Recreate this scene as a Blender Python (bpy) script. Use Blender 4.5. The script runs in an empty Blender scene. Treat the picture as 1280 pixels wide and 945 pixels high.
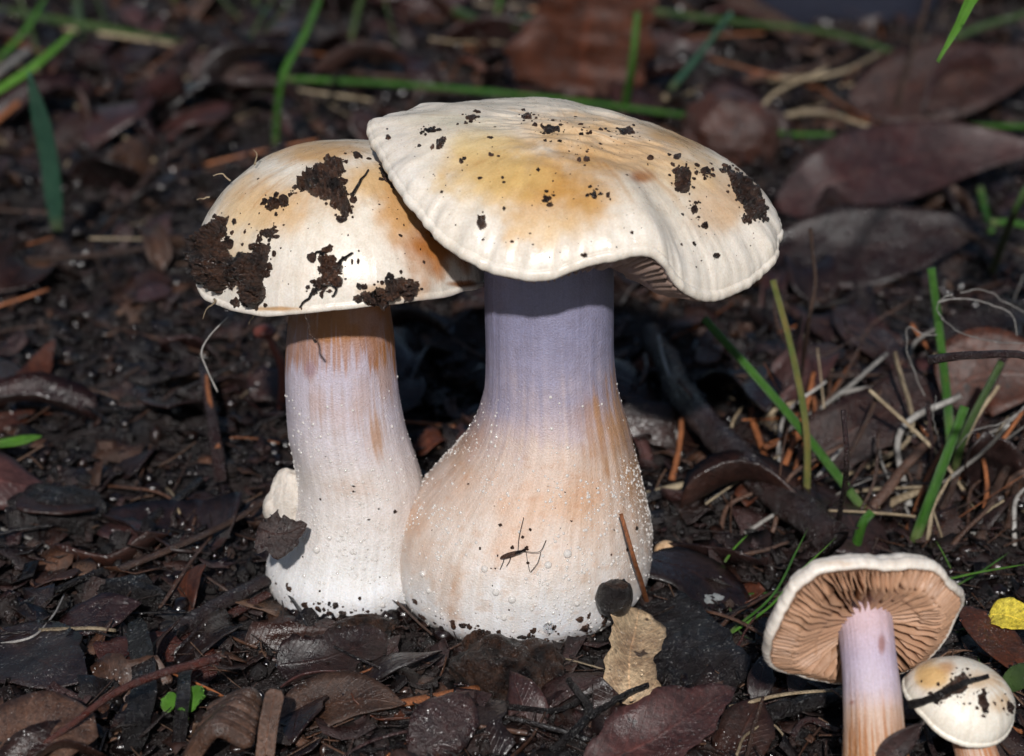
import bpy, math, random
import numpy as np
from mathutils import Vector, Matrix, Euler
from mathutils.bvhtree import BVHTree

# ------------------------------------------------------------------ camera, light, exposure
SC = bpy.context.scene
S = 0.01                                     # everything below is written in centimetres
PITCH = math.radians(24.0); DIST = 55.0; FPX = 2805.0
CAM = np.array([0.0, -DIST*math.cos(PITCH), 4.6 + DIST*math.sin(PITCH)])
FW = np.array([0, math.cos(PITCH), -math.sin(PITCH)]); UP = np.array([0, math.sin(PITCH), math.cos(PITCH)])
cam = bpy.data.cameras.new('camera'); camo = bpy.data.objects.new('camera', cam)
SC.collection.objects.link(camo)
camo.location = CAM*S; camo.rotation_euler = (math.radians(90)-PITCH, 0, 0)
cam.sensor_width = 36; cam.lens = 36*FPX/1280; cam.clip_start = 0.01; cam.clip_end = 200
cam.dof.use_dof = True; cam.dof.focus_distance = 0.505; cam.dof.aperture_fstop = 15
SC.camera = camo
SUN_EL = 36.5
w = bpy.data.worlds.new('World'); SC.world = w; w.use_nodes = True
nt = w.node_tree; bg = nt.nodes['Background']
sky = nt.nodes.new('ShaderNodeTexSky'); sky.sky_type = 'NISHITA'; sky.sun_disc = False
sky.sun_elevation = math.radians(SUN_EL); sky.sun_rotation = math.radians(180)
nt.links.new(sky.outputs[0], bg.inputs[0]); bg.inputs[1].default_value = 0.05
sl = bpy.data.lights.new('sun', 'SUN'); sl.energy = 4.0; sl.angle = math.radians(1.6); sl.color = (1, .975, .945)
so = bpy.data.objects.new('sun', sl); SC.collection.objects.link(so)
so.rotation_euler = (math.radians(90-SUN_EL), 0, math.radians(-2)); so.location = (0, -2, 2)
vs = SC.view_settings; vs.view_transform = 'Standard'; vs.look = 'None'; vs.exposure = 0.0; vs.gamma = 1
vs.use_curve_mapping = False
SC.render.resolution_x = 1024; SC.render.resolution_y = 756
random.seed(5); RNG = np.random.default_rng(5)

# ------------------------------------------------------------------ noise, projection
def _h(i, j, k, sd):
    n = (i*73856093) ^ (j*19349663) ^ (k*83492791) ^ (sd*2654435 + 12345)
    n = (n ^ (n >> 13)) * 1274126177
    n = n ^ (n >> 16)
    return (n & 0xffff)/65535.0
def vn(P, sd=0):
    P = np.asarray(P, float); I = np.floor(P).astype(np.int64); f = P-I; f = f*f*(3-2*f)
    r = 0
    for a in (0, 1):
        for b in (0, 1):
            for c in (0, 1):
                wt = (f[..., 0] if a else 1-f[..., 0])*(f[..., 1] if b else 1-f[..., 1])*(f[..., 2] if c else 1-f[..., 2])
                r = r + wt*_h(I[..., 0]+a, I[..., 1]+b, I[..., 2]+c, sd)
    return r
def fbm(P, oct=4, sd=0):
    P = np.asarray(P, float); r = 0; a = .5; t = 0
    for o in range(oct):
        r = r + a*vn(P*(2**o)+o*7.3, sd+o); t += a; a *= .55
    return r/t
def sstep(a, b, x): 
    t = np.clip((x-a)/(b-a), 0, 1); return t*t*(3-2*t)
def gh(x, y):
    x = np.asarray(x, float); y = np.asarray(y, float); z = np.zeros_like(x+y)
    g = (fbm(np.stack([x/9+z, y/9+z, z+.5], -1), 3, 3)-.5)*2.4 + (fbm(np.stack([x/2.2+z, y/2.2+z, z+.5], -1), 3, 9)-.5)*1.1
    near = np.exp(-((x+1.5)**2+(y+2.5)**2)/40)
    return g*(1-.75*near)
def ray(px, py):
    return FW + np.array([1., 0, 0])*(px-640)/FPX - UP*(py-472.5)/FPX
def atY(px, py, Y):
    d = ray(px, py); return CAM + d*((Y-CAM[1])/d[1])
def atG(px, py, h=0.0):
    d = ray(px, py); z = h
    for _ in range(6):
        p = CAM + d*((z-CAM[2])/d[2]); z = .5*z + .5*(h+float(gh(p[0], p[1])))
    return p
def project(P):
    Q = np.asarray(P)-CAM; dz = Q@FW
    return 640+FPX*Q[..., 0]/dz, 472.5-FPX*(Q@UP)/dz
def pts3(pts):
    out = []
    for p in pts:
        out.append(atY(p[0], p[1], p[3]) if len(p) == 4 else atG(p[0], p[1], p[2]))
    return np.array(out)
def spline(C, n, closed=False):
    C = np.asarray(C, float); m = len(C)
    if m == 2 and not closed:
        t = np.linspace(0, 1, n)[:, None]; return C[0]*(1-t)+C[1]*t
    if closed: E = np.vstack([C[-1], C, C[0], C[1]]); segs = m
    else: E = np.vstack([2*C[0]-C[1], C, 2*C[-1]-C[-2]]); segs = m-1
    L = np.linalg.norm(np.diff(E[1:segs+2, :3], axis=0), axis=1); cum = np.r_[0, np.cumsum(L)]
    ts = np.linspace(0, cum[-1], n, endpoint=not closed)
    k = np.clip(np.searchsorted(cum, ts, side='right')-1, 0, segs-1); u = ((ts-cum[k])/np.maximum(L[k], 1e-9))[:, None]
    p0, p1, p2, p3 = E[k], E[k+1], E[k+2], E[k+3]
    return .5*((2*p1)+(-p0+p2)*u+(2*p0-5*p1+4*p2-p3)*u*u+(-p0+3*p1-3*p2+p3)*u**3)

# ------------------------------------------------------------------ objects
COL = SC.collection; ORG = {}
def tag(o, label, cat, group=None, kind=None):
    o['label'] = label; o['category'] = cat
    if group: o['group'] = group
    if kind: o['kind'] = kind
    return o
def empty(name, loc):
    o = bpy.data.objects.new(name, None); COL.objects.link(o); o.location = np.asarray(loc)*S
    o.empty_display_size = .005; return o
def mesh(V, F, mat, smooth=True, col=None, uv=None, name='mesh'):
    me = bpy.data.meshes.new(name); V = np.asarray(V, float)*S
    F = np.asarray(F, dtype=object) if not isinstance(F, np.ndarray) else F
    if isinstance(F, np.ndarray) and F.dtype != object and F.ndim == 2:
        k = F.shape[1]; nf = len(F)
        me.vertices.add(len(V)); me.vertices.foreach_set('co', V.astype(np.float32).ravel())
        me.loops.add(nf*k); me.loops.foreach_set('vertex_index', F.astype(np.int32).ravel())
        me.polygons.add(nf); me.polygons.foreach_set('loop_start', np.arange(0, nf*k, k, dtype=np.int32))
        me.update(calc_edges=True); me.validate()
    else:
        me.from_pydata([tuple(v) for v in V], [], [tuple(int(i) for i in f) for f in F]); me.update()
    if smooth: me.polygons.foreach_set('use_smooth', np.ones(len(me.polygons), bool))
    if col is not None:
        a = me.attributes.new('Col', 'FLOAT_COLOR', 'POINT'); c = np.ones((len(V), 4), np.float32); c[:, :3] = col
        a.data.foreach_set('color', c.ravel())
    if uv is not None:
        a = me.attributes.new('fuv', 'FLOAT_VECTOR', 'POINT'); c = np.zeros((len(V), 3), np.float32); c[:, :2] = uv
        a.data.foreach_set('vector', c.ravel())
    if mat: me.materials.append(mat)
    return me
def put(name, V, F, mat, parent=None, origin=None, **k):
    V = np.asarray(V, float)
    if parent is not None: org = ORG[parent.name]
    else: org = V[0] if origin is None else np.asarray(origin, float)
    o = bpy.data.objects.new(name, mesh(V-org, F, mat, name=name, **k)); COL.objects.link(o)
    if parent is not None: o.parent = parent
    else: o.location = org*S
    return o
def thing(name, loc, label, cat, group=None):
    o = empty(name, loc); ORG[o.name] = np.asarray(loc, float); return tag(o, label, cat, group)
def gridF(nr, nc, wrap=False, off=0):
    i, j = np.meshgrid(np.arange(nr-1), np.arange(nc if wrap else nc-1), indexing='ij'); j2 = (j+1) % nc
    return np.stack([i*nc+j, i*nc+j2, (i+1)*nc+j2, (i+1)*nc+j], -1).reshape(-1, 4)+off

# ------------------------------------------------------------------ materials
def new_mat(name):
    m = bpy.data.materials.new(name); m.use_nodes = True
    return m, m.node_tree.nodes, m.node_tree.links, m.node_tree.nodes['Principled BSDF']
def noise(N, L, vec, scale, detail=4, rough=.6, out='Fac'):
    n = N.new('ShaderNodeTexNoise'); n.inputs['Scale'].default_value = scale; n.inputs['Detail'].default_value = detail
    n.inputs['Roughness'].default_value = rough
    if vec is not None: L.new(vec, n.inputs['Vector'])
    return n.outputs[out]
def ramp(N, L, f, stops):
    r = N.new('ShaderNodeValToRGB'); e = r.color_ramp.elements
    while len(e) < len(stops): e.new(.5)
    for x, (p, c) in zip(e, stops): x.position = p; x.color = (c, c, c, 1) if isinstance(c, (int, float)) else (*c, 1)
    L.new(f, r.inputs[0]); return r.outputs[0]
def mix(N, L, f, a, b, mode='MIX'):
    m = N.new('ShaderNodeMix'); m.data_type = 'RGBA'; m.blend_type = mode
    for s, v in ((m.inputs[0], f), (m.inputs[6], a), (m.inputs[7], b)):
        if hasattr(v, 'is_output'): L.new(v, s)
        elif isinstance(v, (int, float)): s.default_value = v
        else: s.default_value = (*v, 1)
    return m.outputs[2]
def bump(N, L, h, strength, dist, nrm=None):
    b = N.new('ShaderNodeBump'); b.inputs['Strength'].default_value = strength; b.inputs['Distance'].default_value = dist
    L.new(h, b.inputs['Height'])
    if nrm is not None: L.new(nrm, b.inputs['Normal'])
    return b.outputs[0]
def cmcoord(N, L, scale=(100, 100, 100)):
    t = N.new('ShaderNodeTexCoord'); m = N.new('ShaderNodeMapping'); m.inputs['Scale'].default_value = scale
    L.new(t.outputs['Object'], m.inputs[0]); 
    oi = N.new('ShaderNodeObjectInfo'); v = N.new('ShaderNodeVectorMath'); v.operation = 'MULTIPLY_ADD'
    L.new(oi.outputs['Random'], v.inputs[0]); v.inputs[1].default_value = (37, 53, 71); L.new(m.outputs[0], v.inputs[2])
    return v.outputs[0], oi.outputs['Random']
def attr(N, name, out='Color'):
    a = N.new('ShaderNodeAttribute'); a.attribute_name = name; return a.outputs[out]
_M = {}
def litter(name, c1, c2, rough=(.22, .6), sc=1.6, bs=.5, bd=.0006, veins=False, usecol=False, coat=.5, spots=None, fine=9, K=.47, tint=(1.22, .94, .92)):
    """a damp brown plant or soil surface: two tones in blotches, fine grain, wet and dry patches"""
    if name in _M: return _M[name]
    m, N, L, B = new_mat(name); v, rnd = cmcoord(N, L)
    n1 = noise(N, L, v, sc, 6, .65); n2 = noise(N, L, v, sc*fine, 4, .7)
    c = mix(N, L, ramp(N, L, n1, [(.36, 0.0), (.64, 1.0)]), tuple(K*x*t for x, t in zip(c1, tint)), tuple(K*x*t for x, t in zip(c2, tint)))
    c = mix(N, L, 1.0, c, ramp(N, L, n2, [(.25, .3), (.75, 1.65)]), 'MULTIPLY')
    if usecol: c = mix(N, L, 1.0, c, attr(N, 'Col'), 'MULTIPLY')
    else:
        c = mix(N, L, 1.0, c, ramp(N, L, rnd, [(0, .65), (1, 1.3)]), 'MULTIPLY')
    if spots:
        c = mix(N, L, ramp(N, L, noise(N, L, v, 2.6, 2, .5), [(.66, 0.), (.72, 1.)]), c, spots)
    h = n2
    if veins:
        sep = N.new('ShaderNodeSeparateXYZ'); L.new(attr(N, 'fuv', 'Vector'), sep.inputs[0])
        ab = N.new('ShaderNodeMath'); ab.operation = 'ABSOLUTE'; L.new(sep.outputs[1], ab.inputs[0])
        mid = ramp(N, L, ab.outputs[0], [(.0, 1.), (.07, 0.)])
        k = N.new('ShaderNodeMath'); k.operation = 'MULTIPLY_ADD'; L.new(ab.outputs[0], k.inputs[0]); k.inputs[1].default_value = -.22; L.new(sep.outputs[0], k.inputs[2])
        s = N.new('ShaderNodeMath'); s.operation = 'MULTIPLY'; L.new(k.outputs[0], s.inputs[0]); s.inputs[1].default_value = 88
        sn = N.new('ShaderNodeMath'); sn.operation = 'SINE'; L.new(s.outputs[0], sn.inputs[0])
        lat = ramp(N, L, sn.outputs[0], [(.86, 0.), (1., .5)])
        ad = N.new('ShaderNodeMath'); ad.operation = 'MAXIMUM'; L.new(mid, ad.inputs[0]); L.new(lat, ad.inputs[1])
        c = mix(N, L, .5, c, mix(N, L, ad.outputs[0], c, mix(N, L, 1.0, c, (2.2, 1.9, 1.7), 'MULTIPLY')))
        h2 = N.new('ShaderNodeMath'); h2.operation = 'MULTIPLY_ADD'; L.new(ad.outputs[0], h2.inputs[0]); h2.inputs[1].default_value = .5; L.new(n2, h2.inputs[2]); h = h2.outputs[0]
    L.new(c, B.inputs['Base Color'])
    rr = ramp(N, L, noise(N, L, v, sc*2.1, 3, .6), [(.38, rough[0]), (.62, rough[1])])
    L.new(rr, B.inputs['Roughness'])
    b1 = bump(N, L, h, bs, bd); b2 = bump(N, L, noise(N, L, v, sc*fine*4, 3, .6), bs*.5, bd*.35, b1)
    L.new(b2, B.inputs['Normal']); B.inputs['Specular IOR Level'].default_value = .5
    if coat:   # film of water over the damp surface, dimpled
        wet = ramp(N, L, noise(N, L, v, sc*.9, 3, .6), [(.42, 0.), (.58, coat)]); L.new(wet, B.inputs['Coat Weight']); B.inputs['Coat Roughness'].default_value = .2
        B.inputs['Coat IOR'].default_value = 1.55; L.new(bump(N, L, noise(N, L, v, 7, 2, .5), 1., .004), B.inputs['Coat Normal'])
    _M[name] = m; return m
def green(name, c1, c2, rough=.38):
    m, N, L, B = new_mat(name); v, rnd = cmcoord(N, L)
    f = attr(N, 'fuv', 'Vector'); mp = N.new('ShaderNodeMapping'); mp.inputs['Scale'].default_value = (3, 26, 1); L.new(f, mp.inputs[0])
    n1 = noise(N, L, mp.outputs[0], 2.0, 4, .6); n2 = noise(N, L, v, 1.2, 3)
    c = mix(N, L, ramp(N, L, n2, [(.35, 0.), (.68, 1.)]), c1, c2)
    c = mix(N, L, 1.0, c, ramp(N, L, n1, [(.3, .45), (.7, 1.4)]), 'MULTIPLY')
    sx = N.new('ShaderNodeSeparateXYZ'); L.new(f, sx.inputs[0]); n4 = noise(N, L, v, .8, 3)
    ad = N.new('ShaderNodeMath'); ad.operation = 'MULTIPLY_ADD'; L.new(n4, ad.inputs[0]); ad.inputs[1].default_value = .5; L.new(sx.outputs[0], ad.inputs[2])
    c = mix(N, L, ramp(N, L, ad.outputs[0], [(.28, .55), (.42, 0.), (1.0, 0.), (1.0, 0.)]), c, (.16, .17, .07))
    c = mix(N, L, ramp(N, L, ad.outputs[0], [(.97, 0.), (1.0, .0)]), c, (.2, .12, .04))
    c = mix(N, L, ramp(N, L, noise(N, L, v, 2.3, 3), [(.64, 0.), (.74, .55)]), c, (.13, .10, .03))
    L.new(c, B.inputs['Base Color']); B.inputs['Roughness'].default_value = rough
    L.new(bump(N, L, n1, .8, .0006), B.inputs['Normal'])
    B.inputs['Transmission Weight'].default_value = 0.0
    return m
def fungus(name, streak=(4, 60), rough=.38, sss=.12, bs=.3, fib=.18, grain=.15):
    """mushroom flesh: its painted growth colours (attribute Col) broken up by fibres along fuv"""
    m, N, L, B = new_mat(name); v, rnd = cmcoord(N, L)
    f = attr(N, 'fuv', 'Vector'); mp = N.new('ShaderNodeMapping'); mp.inputs['Scale'].default_value = (streak[0], streak[1], 1); L.new(f, mp.inputs[0])
    n1 = noise(N, L, mp.outputs[0], 1.0, 5, .65); n2 = noise(N, L, v, 3.5, 5, .6); n3 = noise(N, L, v, 22, 3, .6)
    c = mix(N, L, 1.0, attr(N, 'Col'), ramp(N, L, n1, [(.25, 1-fib*1.3), (.7, 1+fib*.4)]), 'MULTIPLY')
    c = mix(N, L, 1.0, c, ramp(N, L, n2, [(.3, (.93, .90, .86)), (.7, (1.04, 1.04, 1.04))]), 'MULTIPLY')
    c = mix(N, L, 1.0, c, ramp(N, L, n3, [(.3, (.90, .865, .83)), (.68, (1.05, 1.05, 1.05))]), 'MULTIPLY')
    L.new(c, B.inputs['Base Color'])
    L.new(ramp(N, L, n2, [(.35, rough-.1), (.65, rough+.2)]), B.inputs['Roughness'])
    b1 = bump(N, L, n1, bs, .0006); b2 = bump(N, L, n3, grain, .0006, b1); L.new(b2, B.inputs['Normal'])
    B.inputs['Subsurface Weight'].default_value = sss; B.inputs['Subsurface Radius'].default_value = (1, .6, .4); B.inputs['Subsurface Scale'].default_value = .0012
    return m
M_cap = fungus('cap_skin', (5, 70), .30, .1, .25, .12)
M_stem = fungus('stem_fibres', (5, 150), .42, .14, .16, .09, .45)
M_gill = fungus('gill_flesh', (3, 3), .5, .1, .2, .1)
def droplet_mat():
    m, N, L, B = new_mat('clear_water'); B.inputs['Base Color'].default_value = (.97, .98, 1, 1); B.inputs['Roughness'].default_value = .03
    B.inputs['IOR'].default_value = 1.33; B.inputs['Transmission Weight'].default_value = 1.0; return m
M_water = droplet_mat()
def milky():
    m, N, L, B = new_mat('milky_droplet'); B.inputs['Base Color'].default_value = (.84, .80, .76, 1); B.inputs['Roughness'].default_value = .06
    B.inputs['IOR'].default_value = 1.33; B.inputs['Transmission Weight'].default_value = .4; B.inputs['Coat Weight'].default_value = .5; B.inputs['Coat Roughness'].default_value = .03; return m
M_milk = milky()
M_soil = litter('wet_soil', (.010, .0075, .0078), (.032, .023, .021), (.25, .7), .9, .9, .0016, fine=7)
M_crumb = litter('soil_crumb', (.6, .6, .6), (1.1, 1.1, 1.1), (.12, .6), 2.2, .8, .0006, usecol=True)
M_scrap = litter('leaf_scrap', (.55, .55, .55), (1.1, 1.05, 1.), (.16, .6), 1.8, .7, .0005, usecol=True)
M_dirt = litter('black_dirt', (.012, .009, .008), (.12, .070, .040), (.18, .6), 2.2, 1., .0016, fine=5, K=.8)
M_bead = litter('wet_clods', (.7, .7, .7), (1.1, 1.1, 1.1), (.12, .26), 1.2, .2, .0005, usecol=True, coat=0.)
M_bead.node_tree.nodes['Principled BSDF'].inputs['Specular IOR Level'].default_value = .65
M_mauve = litter('mauve_leaf', (.050, .027, .026), (.095, .048, .044), (.34, .6), .8, .45, .0005, veins=True, spots=(.018, .011, .011))
M_dark = litter('dark_leaf', (.014, .010, .010), (.036, .024, .022), (.16, .5), 1.0, .45, .0005, veins=True)
M_choc = litter('chocolate_leaf', (.028, .015, .012), (.066, .034, .024), (.26, .6), 1.1, .6, .0006, veins=True, spots=(.012, .008, .008))
M_rust = litter('rust_leaf', (.075, .025, .011), (.17, .06, .024), (.42, .65), 1.0, .45, .0004, veins=True, spots=(.02, .012, .01))
M_tan = litter('tan_leaf', (.22, .14, .08), (.50, .37, .23), (.25, .55), 1.3, .5, .0005, veins=True, spots=(.05, .03, .02), K=.85, tint=(1, 1, 1))
M_drab = litter('drab_leaf', (.075, .047, .030), (.15, .10, .065), (.25, .6), 1.4, .5, .0005, veins=True)
M_bark = litter('purple_bark', (.024, .013, .013), (.062, .030, .027), (.16, .5), 1.5, .8, .0010)
M_black = litter('black_wood', (.006, .005, .005), (.018, .014, .014), (.15, .45), 2.0, .9, .0008)
M_brown = litter('brown_twig', (.055, .032, .020), (.125, .074, .043), (.28, .6), 2.0, .8, .0006)
M_orange = litter('orange_straw', (.15, .060, .018), (.30, .135, .048), (.28, .6), 2.4, .7, .0005, K=.85, coat=0.)
M_straw = litter('pale_straw', (.22, .16, .095), (.44, .35, .23), (.3, .65), 2.4, .7, .0005, K=.85, coat=0., tint=(1, 1, 1))
M_grey = litter('grey_straw', (.22, .20, .18), (.42, .40, .37), (.3, .6), 2.4, .6, .0004, K=.85, coat=0., tint=(1, 1, 1))
M_white = litter('white_fibre', (.30, .27, .25), (.5, .48, .45), (.4, .7), 3, .4, .0003, coat=0., tint=(1, 1, 1))
M_redbark = litter('red_bark', (.055, .016, .011), (.13, .042, .026), (.14, .45), 1.6, .7, .0008)
M_pink = litter('pink_flesh', (.15, .05, .035), (.24, .09, .065), (.3, .5), 3, .3, .0003, coat=0.)
M_lichen = litter('pale_lichen', (.30, .33, .34), (.58, .60, .60), (.3, .6), 5, .8, .0006, K=.85, tint=(1, 1, 1))
M_navy = litter('navy_surface', (.006, .009, .030), (.010, .015, .045), (.7, .9), 3, .3, .0004, coat=0., tint=(1, 1, 1))
M_green = green('fresh_grass', (.030, .105, .010), (.055, .16, .018))
M_lime = green('bright_grass', (.07, .20, .015), (.12, .28, .04))
M_teal = green('teal_blade', (.035, .11, .07), (.055, .15, .095), .5)
M_dull = green('dull_grass', (.03, .065, .014), (.06, .10, .025))
M_olive = green('fading_grass', (.10, .14, .03), (.22, .17, .05))
M_yellow = litter('yellow_leaf', (.42, .31, .02), (.55, .45, .06), (.3, .5), 1.2, .4, .0004, veins=True, coat=0., spots=(.16, .09, .02), K=.9, tint=(1, 1, 1))
# ------------------------------------------------------------------ ground
def build_ground():
    def axis(lo, hi, n, far):
        a = np.linspace(lo, hi, n); g = np.geomspace(1, far, 26)
        return np.r_[(lo-g)[::-1], a, hi+g]
    xs = axis(-32, 32, 260, 1500); ys = axis(-16, 70, 340, 1500)
    X, Y = np.meshgrid(xs, ys, indexing='xy')
    fine = (fbm(np.stack([X*1.6, Y*1.6, X*0+.2], -1), 3, 21)-.5)*.28
    V = np.stack([X, Y, gh(X, Y)+fine-.12], -1).reshape(-1, 3)
    o = put('ground', V, gridF(len(ys), len(xs)), M_soil, origin=(0, 0, 0)); o['kind'] = 'structure'
    o['label'] = 'dark wet forest soil under the leaf litter'; return o
build_ground()

# ------------------------------------------------------------------ shape builders
def frame_along(C):
    T = np.gradient(C, axis=0); T /= np.linalg.norm(T, axis=1)[:, None]+1e-12
    a = np.array([0, 0, 1.]) if abs(T[0][2]) < .9 else np.array([0, 1., 0])
    n = np.cross(T[0], a); n /= np.linalg.norm(n); Nn = [n]
    for t in T[1:]:
        n = Nn[-1]-t*np.dot(Nn[-1], t); n /= np.linalg.norm(n); Nn.append(n)
    Nn = np.array(Nn); return T, Nn, np.cross(T, Nn)
def tube(C, r, seg=8, flat=1.0, rough=0.0, sd=0, twist=0.0, cap=True):
    """tube along C; r per point; flat squeezes across; returns V,F,uv"""
    C = np.asarray(C, float); n = len(C); r = np.broadcast_to(r, (n,)).astype(float)
    T, A, Bv = frame_along(C); th = np.linspace(0, 2*math.pi, seg, endpoint=False)[None, :] + twist*np.linspace(0, 1, n)[:, None]
    R = r[:, None]*np.ones((1, seg))
    if rough:
        q = np.stack([np.cos(th)*1.3+sd, np.sin(th)*1.3+sd*.7, np.linspace(0, n*.35, n)[:, None]+th*0], -1)
        R = R*(1+rough*(fbm(q, 3, sd)-.5)*2)
    V = C[:, None, :] + A[:, None, :]*(np.cos(th)*R)[..., None] + Bv[:, None, :]*(np.sin(th)*R*flat)[..., None]
    uv = np.stack([np.repeat(np.linspace(0, 1, n)[:, None], seg, 1), np.repeat(np.linspace(-1, 1, seg)[None], n, 0)], -1).reshape(-1, 2)
    V = V.reshape(-1, 3); F = [tuple(f) for f in gridF(n, seg, True)]
    if cap: F += [tuple(range(seg))[::-1], tuple(range((n-1)*seg, n*seg))]
    return V, F, uv
def strand(name, pts, r0, r1, mat, label, cat, group=None, n=None, seg=8, flat=1.0, rough=.12, wob=0.0, tipped=False, nodes=(), sd=None, parent=None):
    P = pts3(pts) if not isinstance(pts, np.ndarray) else pts
    n = n or max(10, 6*len(P)); C = spline(P, n); sd = sd if sd is not None else int(abs(P[0][0]*31+P[0][1]*17+P[-1][0]*7)) % 997
    t = np.linspace(0, 1, n); r = r0+(r1-r0)*t
    if tipped: r = r*np.minimum(1, (1-t)*4+.06)
    for q in nodes: r = r*(1+.35*np.exp(-((t-q)/.02)**2))
    if wob: C = C+(np.stack([fbm(np.stack([t*n*.22, t*0+k*9+sd, t*0], -1), 3, sd+k) for k in range(3)], -1)-.5)*wob*2*np.minimum(1, t*6)[:, None]
    V, F, uv = tube(C, r, seg, flat, rough, sd)
    o = put(name, V, F, mat, parent=parent, origin=C[0], uv=uv)
    if label: tag(o, label, cat, group)
    return o
def blade_mesh(C, W, up, arch=0., cup=0., roll=0., prof='lance', ragged=.0, rip=.0, th=.035, M=9, sd=0, twist=0., fold=0.):
    """leaf blade along curve C: closed thin shell. roll (rad) turns it about its midrib."""
    n = len(C); t = np.linspace(0, 1, n); T = np.gradient(C, axis=0); T /= np.linalg.norm(T, axis=1)[:, None]
    side = np.cross(T, up); side /= np.linalg.norm(side, axis=1)[:, None]; nor = np.cross(side, T)
    if prof == 'lance': w = np.sin(math.pi*np.clip(t, 0, 1)**.75)**.85
    elif prof == 'torn': w = np.clip(np.minimum(t*9, (1-t)*6), 0, 1)**.5*(.75+.5*fbm(np.stack([t*3+sd, t*0, t*0], -1), 2, sd))
    elif prof == 'strip': w = np.clip(np.minimum(t*14, (1-t)*14), .25, 1)**.4
    elif prof == 'half': w = np.cos(t*math.pi/2*.93)**.7*np.clip(t*12+.5, 0, 1)
    elif prof == 'grass': w = np.clip((1-t)*3.2, .03, 1)**.6*np.clip(.55+t*2, 0, 1)
    elif prof == 'oval': w = np.sqrt(np.clip(1-(2*t-1)**2, .0, 1))
    w = np.maximum(w, .02)*W/2
    u = np.linspace(-1, 1, M)
    ang = roll+twist*t
    sd_ = side*np.cos(ang)[:, None]+nor*np.sin(ang)[:, None]; nd = -side*np.sin(ang)[:, None]+nor*np.cos(ang)[:, None]
    edge = 1+ragged*(fbm(np.stack([t[:, None]*n*.45+u*0, np.sign(u)[None]*5+sd+t[:, None]*0, t[:, None]*0+u*0], -1), 3, sd)-.5)*2*np.abs(u)
    V = C[:, None]+sd_[:, None]*(u[None, :, None]*(w[:, None]*edge)[..., None])
    lift = cup*(u**2)[None]*w[:, None] + fold*np.abs(u)[None]*w[:, None] + rip*(fbm(np.stack([V[..., 0]*1.1+sd, V[..., 1]*1.1, V[..., 2]*1.1], -1), 3, sd+4)-.5)*2
    V = V+nd[:, None]*lift[..., None]
    V[..., 2] += (arch*4*t*(1-t))[:, None]
    Bm = V-nd[:, None]*th
    uv = np.stack([np.repeat(t[:, None], M, 1), np.repeat(u[None], n, 0)], -1).reshape(-1, 2)
    k = n*M; F = gridF(n, M); F2 = gridF(n, M, off=k)[:, ::-1]
    i = np.arange(n-1); j = np.arange(M-1)
    e = [np.stack([i*M, (i+1)*M, (i+1)*M+k, i*M+k], -1), np.stack([(i+1)*M+M-1, i*M+M-1, i*M+M-1+k, (i+1)*M+M-1+k], -1),
         np.stack([j+1, j, j+k, j+1+k], -1), np.stack([(n-1)*M+j, (n-1)*M+j+1, (n-1)*M+j+1+k, (n-1)*M+j+k], -1)]
    return np.vstack([V.reshape(-1, 3), Bm.reshape(-1, 3)]), np.vstack([F, F2]+e), np.vstack([uv, uv])
LEAFV = []
def leaf(name, pts, W, mat, label, cat='leaf', group=None, n=26, roll=0., face=None, stalk=None, parent=None, **k):
    """face: 0 = lies flat, 1 = turned square to the camera side"""
    P = pts3(pts) if not isinstance(pts, np.ndarray) else pts
    C = spline(P, n); up = np.array([0, 0, 1.])
    if face is not None: up = np.array([0, -math.sin(face*1.2), math.cos(face*1.2)])
    sd = int(abs(P[0][0]*37+P[0][1]*13+W*11)) % 991
    V, F, uv = blade_mesh(C, W, up, roll=math.radians(roll), sd=sd, **k)
    LEAFV.append(V[:len(V)//2])
    if stalk is not None:
        t = thing(name, C[0], label, cat, group); put('blade', V, F, mat, parent=t, uv=uv)
        sv, sf, su = tube(spline(np.vstack([pts3(stalk), C[1:2]]), 14), np.linspace(.10, .06, 14), 8, rough=.1, sd=sd)
        put('stalk', sv, sf, M_redbark, parent=t, uv=su); return t
    o = put(name, V, F, mat, parent=parent, origin=C[0], uv=uv)
    if label: tag(o, label, cat, group)
    return o
ICO_V = None
def ico(sub=1):
    t = (1+5**.5)/2
    V = [(-1, t, 0), (1, t, 0), (-1, -t, 0), (1, -t, 0), (0, -1, t), (0, 1, t), (0, -1, -t), (0, 1, -t), (t, 0, -1), (t, 0, 1), (-t, 0, -1), (-t, 0, 1)]
    F = [(0, 11, 5), (0, 5, 1), (0, 1, 7), (0, 7, 10), (0, 10, 11), (1, 5, 9), (5, 11, 4), (11, 10, 2), (10, 7, 6), (7, 1, 8), (3, 9, 4), (3, 4, 2), (3, 2, 6), (3, 6, 8), (3, 8, 9), (4, 9, 5), (2, 4, 11), (6, 2, 10), (8, 6, 7), (9, 8, 1)]
    V = [np.array(v)/np.linalg.norm(v) for v in V]
    for _ in range(sub):
        c = {}; G = []
        def mid(a, b):
            q = (min(a, b), max(a, b))
            if q not in c: m = V[a]+V[b]; V.append(m/np.linalg.norm(m)); c[q] = len(V)-1
            return c[q]
        for a, b, d in F:
            x, y, z = mid(a, b), mid(b, d), mid(d, a); G += [(a, x, z), (b, y, x), (d, z, y), (x, y, z)]
        F = G
    return np.array(V), np.array(F)
IC = {k: ico(k) for k in (0, 1, 2, 3, 4)}
def lump(c, r, sub=3, rough=.35, freq=1.2, sd=0, squash=(1, 1, 1)):
    V, F = IC[sub]; d = 1+rough*(fbm(V*freq+sd*3.1, 4, sd)-.5)*2
    return np.asarray(c)+V*d[:, None]*np.asarray(squash)*r, F
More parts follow.
